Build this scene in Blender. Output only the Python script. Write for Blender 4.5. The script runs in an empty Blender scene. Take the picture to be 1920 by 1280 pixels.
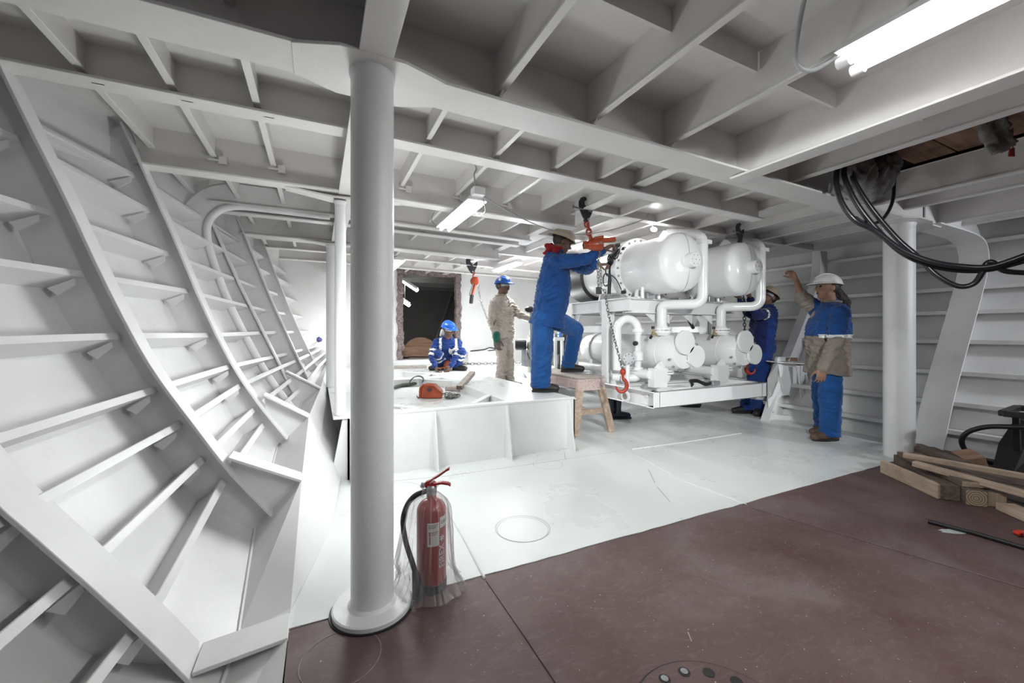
import bpy, bmesh, math, random
from mathutils import Vector, Matrix, noise
R = random.Random(7)
SC = bpy.context.scene
COL = SC.collection
rad = math.radians

# ------------------------------------------------------------------ camera
YAW = rad(25.53)
SN, CS = math.sin(YAW), math.cos(YAW)
EYE, FPX, HZ = 1.127, 760.0, 622.0
cam_d = bpy.data.cameras.new('camera')
cam = bpy.data.objects.new('camera', cam_d)
COL.objects.link(cam)
cam.location = (0, 0, EYE)
cam.rotation_euler = (rad(90), 0, -YAW)
cam_d.sensor_width = 36.0
cam_d.lens = 36.0 * FPX / 1920.0
cam_d.shift_y = -(640.0 - HZ) / 1920.0
cam_d.clip_start = 0.02
SC.camera = cam

# ------------------------------------------------------------------ world, lights, exposure
wd = bpy.data.worlds.new('world')
SC.world = wd
wd.use_nodes = True
wd.node_tree.nodes['Background'].inputs[0].default_value = (0.75, 0.78, 0.85, 1)
wd.node_tree.nodes['Background'].inputs[1].default_value = 0.05
SC.view_settings.view_transform = 'Standard'
SC.view_settings.look = 'None'
SC.view_settings.gamma = 1.0
SC.view_settings.use_curve_mapping = False
SC.view_settings.exposure = 0.0


def area_light(name, loc, size, power, direction=(0, 0, -1), color=(1, 0.99, 0.97), spread=180, roll=0):
    l = bpy.data.lights.new(name, 'AREA')
    l.shape = 'RECTANGLE'
    l.size, l.size_y = size
    l.energy = power
    l.color = color
    l.spread = rad(spread)
    o = bpy.data.objects.new(name, l)
    COL.objects.link(o)
    o.location = loc
    q = Vector(direction).to_track_quat('-Z', 'Y')
    o.rotation_euler = (q.to_matrix() @ Matrix.Rotation(roll, 3, 'Z')).to_euler()
    return o


def point_light(name, loc, power, r=0.05, color=(1, 1, 1)):
    l = bpy.data.lights.new(name, 'POINT')
    l.energy = power
    l.shadow_soft_size = r
    l.color = color
    o = bpy.data.objects.new(name, l)
    COL.objects.link(o)
    o.location = loc
    return o


def spot_light(name, loc, target, power, angle=90, blend=0.5, r=0.08, color=(1, 1, 1)):
    l = bpy.data.lights.new(name, 'SPOT')
    l.energy = power
    l.spot_size = rad(angle)
    l.spot_blend = blend
    l.shadow_soft_size = r
    l.color = color
    o = bpy.data.objects.new(name, l)
    COL.objects.link(o)
    o.location = loc
    o.rotation_euler = (Vector(target) - Vector(loc)).to_track_quat('-Z', 'Y').to_euler()
    return o


# fluorescent fittings of the space (the lamps themselves are built further down)
COOL = (0.96, 1.0, 1.0)
area_light('lamp_near', (1.86, 0.22, 2.10), (0.16, 1.25), 28, color=COOL)
area_light('lamp_mid', (1.08, 3.3, 2.08), (0.14, 0.85), 14, color=COOL)
area_light('lamp_door', (1.04, 6.3, 2.1), (0.14, 0.9), 24, color=COOL)
area_light('lamp_far', (2.72, 5.9, 2.13), (0.12, 0.9), 40, color=COOL)
area_light('lamp_tank', (3.16, 4.3, 2.25), (0.12, 0.7), 2, color=COOL)
point_light('work_lamp', (0.10, 6.75, 1.13), 6)
area_light('back_room', (1.5, 9.5, 2.26), (0.16, 1.2), 5)
# fill spots added behind the camera for brightness; flood_right inferred from rim light
spot_light('fill_left', (3.3, -1.1, 1.75), (-0.5, 3.5, 1.3), 130, 48, 0.9, 0.4, COOL)
spot_light('fill_mid', (1.0, -0.9, 2.0), (3.5, 3.1, 0.85), 560, 46, 0.8, 0.10, COOL)
spot_light('fill_deck', (0.9, -0.7, 2.1), (1.6, 3.0, 0.1), 70, 60, 0.9, 0.15, COOL)
spot_light('flood_right', (5.7, -1.2, 1.85), (5.0, 2.4, 0.9), 200, 80, 0.9, 0.1, (0.90, 0.94, 1.0))
# fill lights added out of sight behind the near pillar and the centre worker
point_light('fill_pillar', (0.31, 2.72, 1.0), 26, 0.12, COOL)
point_light('fill_far', (2.9, 5.7, 1.0), 66, 0.15, COOL)


# ------------------------------------------------------------------ helpers
def pt(u, v, d):
    """point of the place seen at pixel (u, v) of the 1920 x 1280 frame, d metres deep"""
    a = (u - 960.0) / FPX
    return Vector((d * (SN + CS * a), d * (CS - SN * a), EYE + (HZ - v) * d / FPX))


def on_floor(u, v, z=0.0):
    return pt(u, v, (EYE - z) * FPX / (v - HZ))


def world_shift(parent):
    t = Vector((0, 0, 0))
    while parent is not None:
        t += parent.location
        parent = parent.parent
    return t


def tag(o, label=None, cat=None, group=None, kind=None):
    if label: o['label'] = label
    if cat: o['category'] = cat
    if group: o['group'] = group
    if kind: o['kind'] = kind
    return o


def thing(name, label, cat, loc=(0, 0, 0), group=None):
    o = bpy.data.objects.new(name, None)
    o.empty_display_size = 0.1
    COL.objects.link(o)
    o.location = loc
    return tag(o, label, cat, group)


class MB:
    def __init__(self):
        self.v, self.f, self.mi, self.cur = [], [], [], 0

    def add(self, vs, fs):
        b = len(self.v)
        self.v.extend([Vector(p) for p in vs])
        for f in fs:
            self.f.append([i + b for i in f])
            self.mi.append(self.cur)
        return self

    def box(self, x0, x1, y0, y1, z0, z1):
        vs = [(x0, y0, z0), (x1, y0, z0), (x1, y1, z0), (x0, y1, z0), (x0, y0, z1), (x1, y0, z1), (x1, y1, z1), (x0, y1, z1)]
        return self.add(vs, [(0, 3, 2, 1), (4, 5, 6, 7), (0, 1, 5, 4), (1, 2, 6, 5), (2, 3, 7, 6), (3, 0, 4, 7)])

    def beam(self, p0, p1, w, h, up=(0, 0, 1), align='c'):
        """box from p0 to p1, w wide, h along up; align t = p0/p1 on the top face, b = bottom"""
        p0, p1, up = Vector(p0), Vector(p1), Vector(up)
        a = (p1 - p0).normalized()
        s = a.cross(up)
        if s.length < 1e-5: s = a.orthogonal()
        s.normalize()
        n = s.cross(a).normalized()
        o = {'c': 0, 't': -h / 2, 'b': h / 2}[align]
        vs = []
        for p in (p0, p1):
            for i, j in ((-1, -1), (1, -1), (1, 1), (-1, 1)):
                vs.append(p + s * (w / 2 * i) + n * (h / 2 * j + o))
        return self.add(vs, [(0, 1, 2, 3), (7, 6, 5, 4), (0, 4, 5, 1), (1, 5, 6, 2), (2, 6, 7, 3), (3, 7, 4, 0)])

    def prism(self, poly, off):
        off = Vector(off)
        n = len(poly)
        vs = [Vector(p) for p in poly] + [Vector(p) + off for p in poly]
        fs = [tuple(range(n - 1, -1, -1)), tuple(range(n, 2 * n))]
        fs += [(i, (i + 1) % n, (i + 1) % n + n, i + n) for i in range(n)]
        return self.add(vs, fs)

    def strip(self, a, b, off=None):
        """ribbon between polylines a and b; off gives it thickness"""
        n = len(a)
        if off is None:
            return self.add(list(a) + list(b), [(i, i + 1, n + i + 1, n + i) for i in range(n - 1)])
        offs = off if isinstance(off, list) else [Vector(off)] * n
        vs = [Vector(p) for p in a] + [Vector(p) for p in b]
        vs += [Vector(p) + o for p, o in zip(a, offs)] + [Vector(p) + o for p, o in zip(b, offs)]
        fs = []
        for i in range(n - 1):
            fs += [(i, i + 1, n + i + 1, n + i), (2 * n + i + 1, 2 * n + i, 3 * n + i, 3 * n + i + 1),
                   (i + 1, i, 2 * n + i, 2 * n + i + 1), (n + i, n + i + 1, 3 * n + i + 1, 3 * n + i)]
        for i in (0, n - 1):
            fs.append((i, n + i, 3 * n + i, 2 * n + i))
        return self.add(vs, fs)

    def tube(self, pts, r, n=10, cap=True, squash=None):
        pts = [Vector(p) for p in pts]
        m = len(pts)
        rr = r if isinstance(r, (list, tuple)) else [r] * m
        t = (pts[1] - pts[0]).normalized()
        u = t.orthogonal().normalized()
        vs = []
        for i in range(m):
            tn = (pts[min(i + 1, m - 1)] - pts[max(i - 1, 0)]).normalized()
            q = t.rotation_difference(tn)
            u = (q @ u)
            u = (u - tn * u.dot(tn)).normalized()
            t = tn
            w = t.cross(u)
            for k in range(n):
                a = 2 * math.pi * k / n
                vs.append(pts[i] + (u * math.cos(a) + w * math.sin(a)) * rr[i])
        fs = []
        for i in range(m - 1):
            for k in range(n):
                k2 = (k + 1) % n
                fs.append((i * n + k, i * n + k2, (i + 1) * n + k2, (i + 1) * n + k))
        if cap:
            fs.append(tuple(range(n - 1, -1, -1)))
            fs.append(tuple(range((m - 1) * n, m * n)))
        return self.add(vs, fs)

    def lathe(self, prof, org=(0, 0, 0), axis=(0, 0, 1), n=24, ref=None, arc=None):
        """prof: (radius, height along axis)"""
        org, ax = Vector(org), Vector(axis).normalized()
        u = Vector(ref) if ref else ax.orthogonal()
        u = (u - ax * u.dot(ax)).normalized()
        w = ax.cross(u)
        m = len(prof)
        vs, fs = [], []
        for r, h in prof:
            for k in range(n):
                a = 2 * math.pi * k / n
                vs.append(org + ax * h + (u * math.cos(a) + w * math.sin(a)) * max(r, 1e-4))
        for i in range(m - 1):
            for k in range(n):
                k2 = (k + 1) % n
                fs.append((i * n + k, i * n + k2, (i + 1) * n + k2, (i + 1) * n + k))
        fs.append(tuple(range(n - 1, -1, -1)))
        fs.append(tuple(range((m - 1) * n, m * n)))
        return self.add(vs, fs)

    def ball(self, c, r, n=14, m=8, scale=(1, 1, 1), rot=None):
        vs, fs = [], []
        c = Vector(c)
        for i in range(m + 1):
            th = math.pi * i / m
            for k in range(n):
                a = 2 * math.pi * k / n
                p = Vector((math.sin(th) * math.cos(a) * scale[0], math.sin(th) * math.sin(a) * scale[1], -math.cos(th) * scale[2])) * r
                if rot: p = rot @ p
                vs.append(c + p)
        for i in range(m):
            for k in range(n):
                k2 = (k + 1) % n
                fs.append((i * n + k, i * n + k2, (i + 1) * n + k2, (i + 1) * n + k))
        return self.add(vs, fs)

    def build(self, name, mat, parent=None, smooth=None, bevel=0, seg=1):
        """one mesh object; smooth = angle limit in degrees (None: flat)"""
        me = bpy.data.meshes.new(name)
        t = world_shift(parent)
        me.from_pydata([p - t for p in self.v], [], self.f)
        mats = mat if isinstance(mat, (list, tuple)) else [mat]
        for m_ in mats: me.materials.append(m_)
        for p, i in zip(me.polygons, self.mi): p.material_index = i
        bm = bmesh.new()
        bm.from_mesh(me)
        bmesh.ops.remove_doubles(bm, verts=bm.verts, dist=1e-5)
        bmesh.ops.recalc_face_normals(bm, faces=bm.faces)
        if bevel:
            es = [e for e in bm.edges if len(e.link_faces) == 2 and e.calc_face_angle(0) > rad(40)]
            bmesh.ops.bevel(bm, geom=es, offset=bevel, segments=seg, affect='EDGES', profile=0.5, clamp_overlap=True)
        if smooth is not None:
            for f in bm.faces: f.smooth = True
            for e in bm.edges:
                if len(e.link_faces) == 2 and e.calc_face_angle(0) > rad(smooth): e.smooth = False
        bm.to_mesh(me)
        bm.free()
        o = bpy.data.objects.new(name, me)
        COL.objects.link(o)
        if parent: o.parent = parent
        return o


def struct(o):
    o['kind'] = 'structure'
    return o


def catmull(ps, k=6):
    ps = [Vector(p) for p in ps]
    out = []
    for i in range(len(ps) - 1):
        p0, p1, p2, p3 = ps[max(i - 1, 0)], ps[i], ps[i + 1], ps[min(i + 2, len(ps) - 1)]
        for j in range(k):
            t = j / k
            out.append(0.5 * ((2 * p1) + (p2 - p0) * t + (2 * p0 - 5 * p1 + 4 * p2 - p3) * t * t + (3 * p1 - p0 - 3 * p2 + p3) * t ** 3))
    out.append(ps[-1])
    return out


def fillet(ps, r, k=5):
    """polyline with rounded corners"""
    ps = [Vector(p) for p in ps]
    out = [ps[0]]
    for i in range(1, len(ps) - 1):
        a, b, c = ps[i - 1], ps[i], ps[i + 1]
        da, dc = (a - b), (c - b)
        q = min(r, da.length * 0.49, dc.length * 0.49)
        s, e = b + da.normalized() * q, b + dc.normalized() * q
        for j in range(k + 1):
            t = j / k
            out.append(s * (1 - t) ** 2 + b * 2 * t * (1 - t) + e * t * t)
    out.append(ps[-1])
    return out


def lerp(a, b, t):
    return a + (b - a) * t


# ------------------------------------------------------------------ materials
def new_mat(name):
    m = bpy.data.materials.new(name)
    m.use_nodes = True
    nt = m.node_tree
    return m, nt, nt.nodes['Principled BSDF']


def N(nt, typ, **kw):
    n = nt.nodes.new(typ)
    for k, v in kw.items():
        if k in n.inputs: n.inputs[k].default_value = v
        else: setattr(n, k, v)
    return n


def ramp(nt, fac, stops):
    r = nt.nodes.new('ShaderNodeValToRGB')
    el = r.color_ramp.elements
    while len(el) < len(stops): el.new(0.5)
    for e, (p, c) in zip(el, stops):
        e.position = p
        e.color = (*c, 1) if len(c) == 3 else c
    nt.links.new(fac, r.inputs[0])
    return r


def paint(name, col, rough=0.4, var=0.06, scale=6.0, bump=0.15, bscale=160.0, metal=0.0, coat=0.0, spec=0.5, dirt=None, dirt_amt=0.5):
    """painted / plain surface: base colour with soft mottling, optional dirt patches and fine orange-peel bump"""
    m, nt, b = new_mat(name)
    tc = N(nt, 'ShaderNodeTexCoord')
    n1 = N(nt, 'ShaderNodeTexNoise', Scale=scale, Detail=5.0, Roughness=0.6)
    nt.links.new(tc.outputs['Object'], n1.inputs['Vector'])
    lo = tuple(max(0, c * (1 - var)) for c in col)
    hi = tuple(min(1, c * (1 + var * 0.6)) for c in col)
    r1 = ramp(nt, n1.outputs['Fac'], [(0.3, lo), (0.7, hi)])
    out = r1.outputs[0]
    if dirt:
        n2 = N(nt, 'ShaderNodeTexNoise', Scale=scale * 2.3, Detail=9.0, Roughness=0.72)
        nt.links.new(tc.outputs['Object'], n2.inputs['Vector'])
        r2 = ramp(nt, n2.outputs['Fac'], [(0.54, (0, 0, 0)), (0.74, (dirt_amt,) * 3)])
        mx = N(nt, 'ShaderNodeMixRGB')
        nt.links.new(r2.outputs[0], mx.inputs[0])
        nt.links.new(out, mx.inputs[1])
        mx.inputs[2].default_value = (*dirt, 1)
        out = mx.outputs[0]
    nt.links.new(out, b.inputs['Base Color'])
    b.inputs['Roughness'].default_value = rough
    b.inputs['Metallic'].default_value = metal
    b.inputs['Coat Weight'].default_value = coat
    b.inputs['Specular IOR Level'].default_value = spec
    if bump:
        n3 = N(nt, 'ShaderNodeTexNoise', Scale=bscale, Detail=2.0)
        nt.links.new(tc.outputs['Object'], n3.inputs['Vector'])
        bp = N(nt, 'ShaderNodeBump', Strength=bump, Distance=0.004)
        nt.links.new(n3.outputs['Fac'], bp.inputs['Height'])
        nt.links.new(bp.outputs[0], b.inputs['Normal'])
    return m


def glow(name, col, strength):
    m, nt, b = new_mat(name)
    b.inputs['Base Color'].default_value = (*col, 1)
    b.inputs['Emission Color'].default_value = (*col, 1)
    b.inputs['Emission Strength'].default_value = strength
    return m


def wood_mat(name, c1, c2, axis='Y', scale=9.0, rough=0.75, dirt=None):
    m, nt, b = new_mat(name)
    tc = N(nt, 'ShaderNodeTexCoord')
    mp = N(nt, 'ShaderNodeMapping')
    sc = {'X': (0.6, 9, 9), 'Y': (9, 0.6, 9), 'Z': (9, 9, 0.6)}[axis]
    mp.inputs['Scale'].default_value = sc
    nt.links.new(tc.outputs['Object'], mp.inputs[0])
    n1 = N(nt, 'ShaderNodeTexNoise', Scale=scale * 0.5, Detail=8.0, Roughness=0.65, Distortion=0.6)
    nt.links.new(mp.outputs[0], n1.inputs['Vector'])
    r1 = ramp(nt, n1.outputs['Fac'], [(0.3, c1), (0.68, c2)])
    out = r1.outputs[0]
    if dirt:
        n2 = N(nt, 'ShaderNodeTexNoise', Scale=5.0, Detail=8.0, Roughness=0.7)
        nt.links.new(tc.outputs['Object'], n2.inputs['Vector'])
        r2 = ramp(nt, n2.outputs['Fac'], [(0.5, (0, 0, 0)), (0.75, (0.75,) * 3)])
        mx = N(nt, 'ShaderNodeMixRGB')
        nt.links.new(r2.outputs[0], mx.inputs[0])
        nt.links.new(out, mx.inputs[1])
        mx.inputs[2].default_value = (*dirt, 1)
        out = mx.outputs[0]
    nt.links.new(out, b.inputs['Base Color'])
    b.inputs['Roughness'].default_value = rough
    bp = N(nt, 'ShaderNodeBump', Strength=0.3, Distance=0.003)
    nt.links.new(n1.outputs['Fac'], bp.inputs['Height'])
    nt.links.new(bp.outputs[0], b.inputs['Normal'])
    return m


def cloth(name, col, var=0.18, dirt=None):
    m, nt, b = new_mat(name)
    tc = N(nt, 'ShaderNodeTexCoord')
    n1 = N(nt, 'ShaderNodeTexNoise', Scale=9.0, Detail=6.0, Roughness=0.6)
    nt.links.new(tc.outputs['Object'], n1.inputs['Vector'])
    r1 = ramp(nt, n1.outputs['Fac'], [(0.3, tuple(c * (1 - var) for c in col)), (0.7, tuple(min(1, c * (1 + var)) for c in col))])
    nt.links.new(r1.outputs[0], b.inputs['Base Color'])
    b.inputs['Roughness'].default_value = 0.85
    b.inputs['Specular IOR Level'].default_value = 0.2
    b.inputs['Sheen Weight'].default_value = 0.15
    n3 = N(nt, 'ShaderNodeTexNoise', Scale=14.0, Detail=4.0, Distortion=1.2)
    nt.links.new(tc.outputs['Object'], n3.inputs['Vector'])
    bp = N(nt, 'ShaderNodeBump', Strength=0.5, Distance=0.02)
    nt.links.new(n3.outputs['Fac'], bp.inputs['Height'])
    nt.links.new(bp.outputs[0], b.inputs['Normal'])
    return m


M = {}
M['hull'] = paint('hull_white_paint', (0.78, 0.775, 0.77), 0.38, 0.05, 2.5, 0.10, 220, dirt=(0.55, 0.52, 0.5), dirt_amt=0.25)
M['ceil'] = paint('ceiling_white_paint', (0.74, 0.715, 0.70), 0.36, 0.06, 2.0, 0.15, 240, dirt=(0.55, 0.52, 0.5), dirt_amt=0.25)
M['steel'] = paint('white_steel_paint', (0.80, 0.80, 0.795), 0.32, 0.04, 4.0, 0.12, 260)
M['machine'] = paint('machine_white_enamel', (0.84, 0.84, 0.835), 0.22, 0.03, 4.0, 0.05, 200, coat=0.3)
M['pillar'] = paint('pillar_gloss_paint', (0.78, 0.785, 0.78), 0.25, 0.03, 5.0, 0.35, 320)
M['black'] = paint('black_rubber', (0.012, 0.012, 0.014), 0.45, 0.2, 8.0, 0.1, 120)
M['blackmetal'] = paint('black_metal', (0.02, 0.02, 0.022), 0.4, 0.2, 8.0, 0.1, 120)
M['darkcable'] = paint('black_cable_sheath', (0.016, 0.016, 0.02), 0.3, 0.2, 8.0, 0.05, 120)
M['chain'] = paint('chain_steel', (0.32, 0.31, 0.30), 0.35, 0.3, 30.0, 0.0, metal=0.9)
M['orange'] = paint('orange_hoist_paint', (0.34, 0.055, 0.014), 0.35, 0.25, 14.0, 0.1, 90, dirt=(0.08, 0.03, 0.02), dirt_amt=0.7)
M['redhook'] = paint('red_hook_paint', (0.34, 0.03, 0.012), 0.35, 0.2, 14.0, 0.1, 90)
M['brass'] = paint('brass', (0.55, 0.42, 0.25), 0.3, 0.2, 14.0, 0, metal=0.9)
M['greymetal'] = paint('grey_metal', (0.36, 0.37, 0.38), 0.4, 0.2, 14.0, 0.1, 90, metal=0.5)
M['lightgrey'] = paint('light_grey_plastic', (0.5, 0.52, 0.53), 0.45, 0.1, 10.0, 0)
M['tube'] = glow('fluorescent_tube', (1.0, 1.0, 0.98), 14.0)
M['diffuser'] = glow('lit_lamp_diffuser', (1.0, 1.0, 0.98), 7.0)
M['led'] = glow('lamp_glare', (1.0, 1.0, 1.0), 60.0)
M['mark'] = paint('pen_mark', (0.38, 0.37, 0.36), 0.7, 0.3, 30, 0)
M['scuff'] = paint('scuffed_primer', (0.30, 0.25, 0.24), 0.7, 0.4, 30, 0)
M['ply'] = wood_mat('dirty_plywood', (0.16, 0.085, 0.05), (0.36, 0.215, 0.145), 'X', 6, 0.8, dirt=(0.07, 0.04, 0.03))
M['pine'] = wood_mat('pale_pine', (0.34, 0.245, 0.18), (0.56, 0.44, 0.34), 'Y', 8, 0.75, dirt=(0.22, 0.14, 0.11))
M['oldwood'] = wood_mat('weathered_timber', (0.06, 0.042, 0.034), (0.17, 0.125, 0.10), 'Y', 8, 0.85)
M['endgrain'] = wood_mat('timber_end_grain', (0.22, 0.16, 0.11), (0.44, 0.34, 0.24), 'Z', 8, 0.8)
M['pinkwood'] = wood_mat('pink_primed_wood', (0.42, 0.31, 0.29), (0.62, 0.49, 0.46), 'Y', 7, 0.75, dirt=(0.30, 0.17, 0.17))
M['greywood'] = wood_mat('grey_board', (0.28, 0.24, 0.21), (0.50, 0.44, 0.40), 'X', 7, 0.8)
M['wool'] = paint('grey_insulation_blanket', (0.27, 0.26, 0.25), 0.95, 0.5, 16, 0.8, 45, spec=0.1)
M['dark'] = paint('dark_void', (0.03, 0.028, 0.027), 0.9, 0.2, 4, 0)  # dark colour standing in for the shade inside hollows
M['rust'] = paint('torn_rusty_edge', (0.20, 0.15, 0.145), 0.8, 0.6, 25, 0.8, 60, dirt=(0.75, 0.73, 0.7), dirt_amt=0.9)
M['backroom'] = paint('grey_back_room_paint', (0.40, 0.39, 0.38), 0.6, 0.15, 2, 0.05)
M['deckdark'] = paint('brown_deck', (0.16, 0.13, 0.12), 0.6, 0.2, 3, 0.05)


def floor_white():
    m, nt, b = new_mat('white_deck_paint')
    tc = N(nt, 'ShaderNodeTexCoord')
    n1 = N(nt, 'ShaderNodeTexNoise', Scale=1.6, Detail=7.0, Roughness=0.6)
    nt.links.new(tc.outputs['Object'], n1.inputs['Vector'])
    r1 = ramp(nt, n1.outputs['Fac'], [(0.3, (0.66, 0.685, 0.675)), (0.7, (0.72, 0.74, 0.73))])
    n2 = N(nt, 'ShaderNodeTexNoise', Scale=7.0, Detail=12.0, Roughness=0.8, Distortion=0.4)
    nt.links.new(tc.outputs['Object'], n2.inputs['Vector'])
    r2 = ramp(nt, n2.outputs['Fac'], [(0.60, (0, 0, 0)), (0.9, (0.22,) * 3)])
    mx = N(nt, 'ShaderNodeMixRGB')
    nt.links.new(r2.outputs[0], mx.inputs[0])
    nt.links.new(r1.outputs[0], mx.inputs[1])
    mx.inputs[2].default_value = (0.45, 0.44, 0.42, 1)
    nt.links.new(mx.outputs[0], b.inputs['Base Color'])
    r3 = ramp(nt, n1.outputs['Fac'], [(0.3, (0.22,) * 3), (0.7, (0.42,) * 3)])
    nt.links.new(r3.outputs[0], b.inputs['Roughness'])
    n3 = N(nt, 'ShaderNodeTexNoise', Scale=2.2, Detail=2.0)
    nt.links.new(tc.outputs['Object'], n3.inputs['Vector'])
    bp = N(nt, 'ShaderNodeBump', Strength=0.25, Distance=0.03)
    nt.links.new(n3.outputs['Fac'], bp.inputs['Height'])
    nt.links.new(bp.outputs[0], b.inputs['Normal'])
    return m


def floor_red():
    m, nt, b = new_mat('red_brown_primer')
    tc = N(nt, 'ShaderNodeTexCoord')
    n1 = N(nt, 'ShaderNodeTexNoise', Scale=1.3, Detail=9.0, Roughness=0.66, Distortion=0.3)
    nt.links.new(tc.outputs['Object'], n1.inputs['Vector'])
    r1 = ramp(nt, n1.outputs['Fac'], [(0.36, (0.085, 0.044, 0.042)), (0.52, (0.118, 0.074, 0.071)), (0.68, (0.17, 0.130, 0.125))])
    mp = N(nt, 'ShaderNodeMapping')
    mp.inputs['Scale'].default_value = (1.0, 2.6, 1)
    mp.inputs['Rotation'].default_value = (0, 0, rad(35))
    nt.links.new(tc.outputs['Object'], mp.inputs[0])
    n2 = N(nt, 'ShaderNodeTexNoise', Scale=14.0, Detail=8.0, Roughness=0.75, Distortion=1.0)
    nt.links.new(mp.outputs[0], n2.inputs['Vector'])
    r2 = ramp(nt, n2.outputs['Fac'], [(0.52, (0, 0, 0)), (0.74, (0.45,) * 3)])
    mx = N(nt, 'ShaderNodeMixRGB')
    nt.links.new(r2.outputs[0], mx.inputs[0])
    nt.links.new(r1.outputs[0], mx.inputs[1])
    mx.inputs[2].default_value = (0.235, 0.175, 0.17, 1)
    v = N(nt, 'ShaderNodeTexNoise', Scale=85.0, Detail=1.0)
    nt.links.new(tc.outputs['Object'], v.inputs['Vector'])
    r3 = ramp(nt, v.outputs['Fac'], [(0.755, (0, 0, 0)), (0.775, (0.7,) * 3)])
    mx2 = N(nt, 'ShaderNodeMixRGB')
    nt.links.new(r3.outputs[0], mx2.inputs[0])
    nt.links.new(mx.outputs[0], mx2.inputs[1])
    mx2.inputs[2].default_value = (0.6, 0.58, 0.56, 1)
    nt.links.new(mx2.outputs[0], b.inputs['Base Color'])
    b.inputs['Roughness'].default_value = 0.55
    bp = N(nt, 'ShaderNodeBump', Strength=0.15, Distance=0.004)
    nt.links.new(n2.outputs['Fac'], bp.inputs['Height'])
    nt.links.new(bp.outputs[0], b.inputs['Normal'])
    return m


M['deck'] = floor_white()
M['red'] = floor_red()

# ================================================================== SETTING
YA = 1.77                                   # plane of the main transverse beam


def zc(x):                                  # the deck head drops a little outboard
    return 2.45 - 0.018 * max(0.0, x - 0.2)


# ---- floors
mb = MB()
mb.add([(-0.12, -1.5, 0), (6.0, -1.5, 0), (6.0, YA - 0.02, 0), (-0.12, YA - 0.02, 0)], [(0, 1, 2, 3)])
mb.add([(-0.12, -1.5, 0), (-0.12, YA - 0.02, 0), (-0.12, YA - 0.02, -0.3), (-0.12, -1.5, -0.3)], [(0, 1, 2, 3)])
floor_r = struct(mb.build('floor', M['red']))
mb = MB()
mb.box(-0.10, 6.0, YA - 0.02, 8.05, -0.02, 0.004)
floor_w = struct(mb.build('floor', M['deck']))


def weld(pts, parent, mat, r=0.005, name='weld_seam'):
    mb = MB()
    mb.tube(pts, r, 6)
    return mb.build(name, mat, parent, 60)


def ring_mark(c, r, parent, mat, w=0.004, z=0.0055, name='pen_circle', n=40, a0=0, a1=360):
    mb = MB()
    c = Vector(c)
    A = [c + Vector((math.cos(rad(lerp(a0, a1, i / n))) * (r + w), math.sin(rad(lerp(a0, a1, i / n))) * (r + w), 0)) for i in range(n + 1)]
    B = [c + Vector((math.cos(rad(lerp(a0, a1, i / n))) * r, math.sin(rad(lerp(a0, a1, i / n))) * r, 0)) for i in range(n + 1)]
    for p in A + B: p.z = z
    mb.strip(A, B)
    return mb.build(name, mat, parent)


def fl(u, v, z=0.0):
    p = on_floor(u, v, z)
    p.z = z
    return p


weld([fl(1062, 1310, 0.001), fl(985, 1195, 0.001), fl(912, 1089, 0.001)], floor_r, M['red'], 0.0032)
weld([fl(908, 1083, 0.004), fl(875, 1020, 0.004), fl(841, 960, 0.004)], floor_w, M['deck'], 0.007)
weld([fl(1410, 952, 0.001), fl(1640, 1020, 0.001), fl(1930, 1105, 0.001)], floor_r, M['red'], 0.005)
weld([fl(1110, 802, 0.004), fl(1177, 844, 0.004), fl(1278, 900, 0.004), fl(1400, 945, 0.004)], floor_w, M['deck'], 0.003)
weld([fl(1185, 842, 0.004), fl(1290, 828, 0.004), fl(1390, 812, 0.004)], floor_w, M['deck'], 0.006)
weld([fl(700, 905, 0.004), fl(830, 893, 0.004), fl(1010, 868, 0.004), fl(1160, 846, 0.004)], floor_w, M['mark'], 0.0015)
for u, v, r in ((980, 991, 0.155), (1027, 871, 0.125), (1150, 790, 0.2), (1310, 826, 0.14), (740, 925, 0.20), (1485, 860, 0.12)):
    ring_mark(fl(u, v), r, floor_w, M['mark'], 0.0025)
ring_mark(fl(980, 993), 0.145, floor_w, M['mark'], 0.0018)
ring_mark(fl(640, 1232), 0.13, floor_r, M['scuff'], 0.003, 0.0015)
for u, v, s in ((1197, 798, .03), (1225, 808, .03), (1250, 791, .035), (1273, 802, .03), (1280, 797, .025), (1316, 810, .035), (1326, 790, .025), (1334, 797, .02), (1362, 803, .04)):
    mb = MB()
    c = fl(u, v)
    P = [c + Vector((math.cos(a * 0.7) * s * R.uniform(.3, 1), math.sin(a * 0.7) * s * R.uniform(.3, 1), 0.0015)) for a in range(9)]
    mb.prism(P, (0, 0, 0.0006))
    mb.build('bare_patch', M['scuff'], floor_w)
for pts in ([(1058, 847), (1060, 860)], [(1216, 880), (1228, 905)], [(1232, 912), (1256, 940)], [(1290, 1185), (1297, 1203)]):
    weld([fl(u, v, 0.005 if v < 1000 else 0.001) for u, v in pts], floor_w if pts[0][1] < 1000 else floor_r, M['mark'], 0.002, 'scratch')

# ragged edge of white paint over the red primer
mb = MB()
n = 60
A = [Vector((lerp(-0.10, 4.45, i / n), YA - 0.02 - abs(noise.noise((i * 0.9, 3, 1))) * 0.018, 0.0012)) for i in range(n + 1)]
B = [Vector((p.x, YA - 0.01, 0.0012)) for p in A]
mb.strip(A, B, Vector((0, 0, 0.0025)))
mb.build('paint_edge', M['deck'], floor_w)

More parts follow.
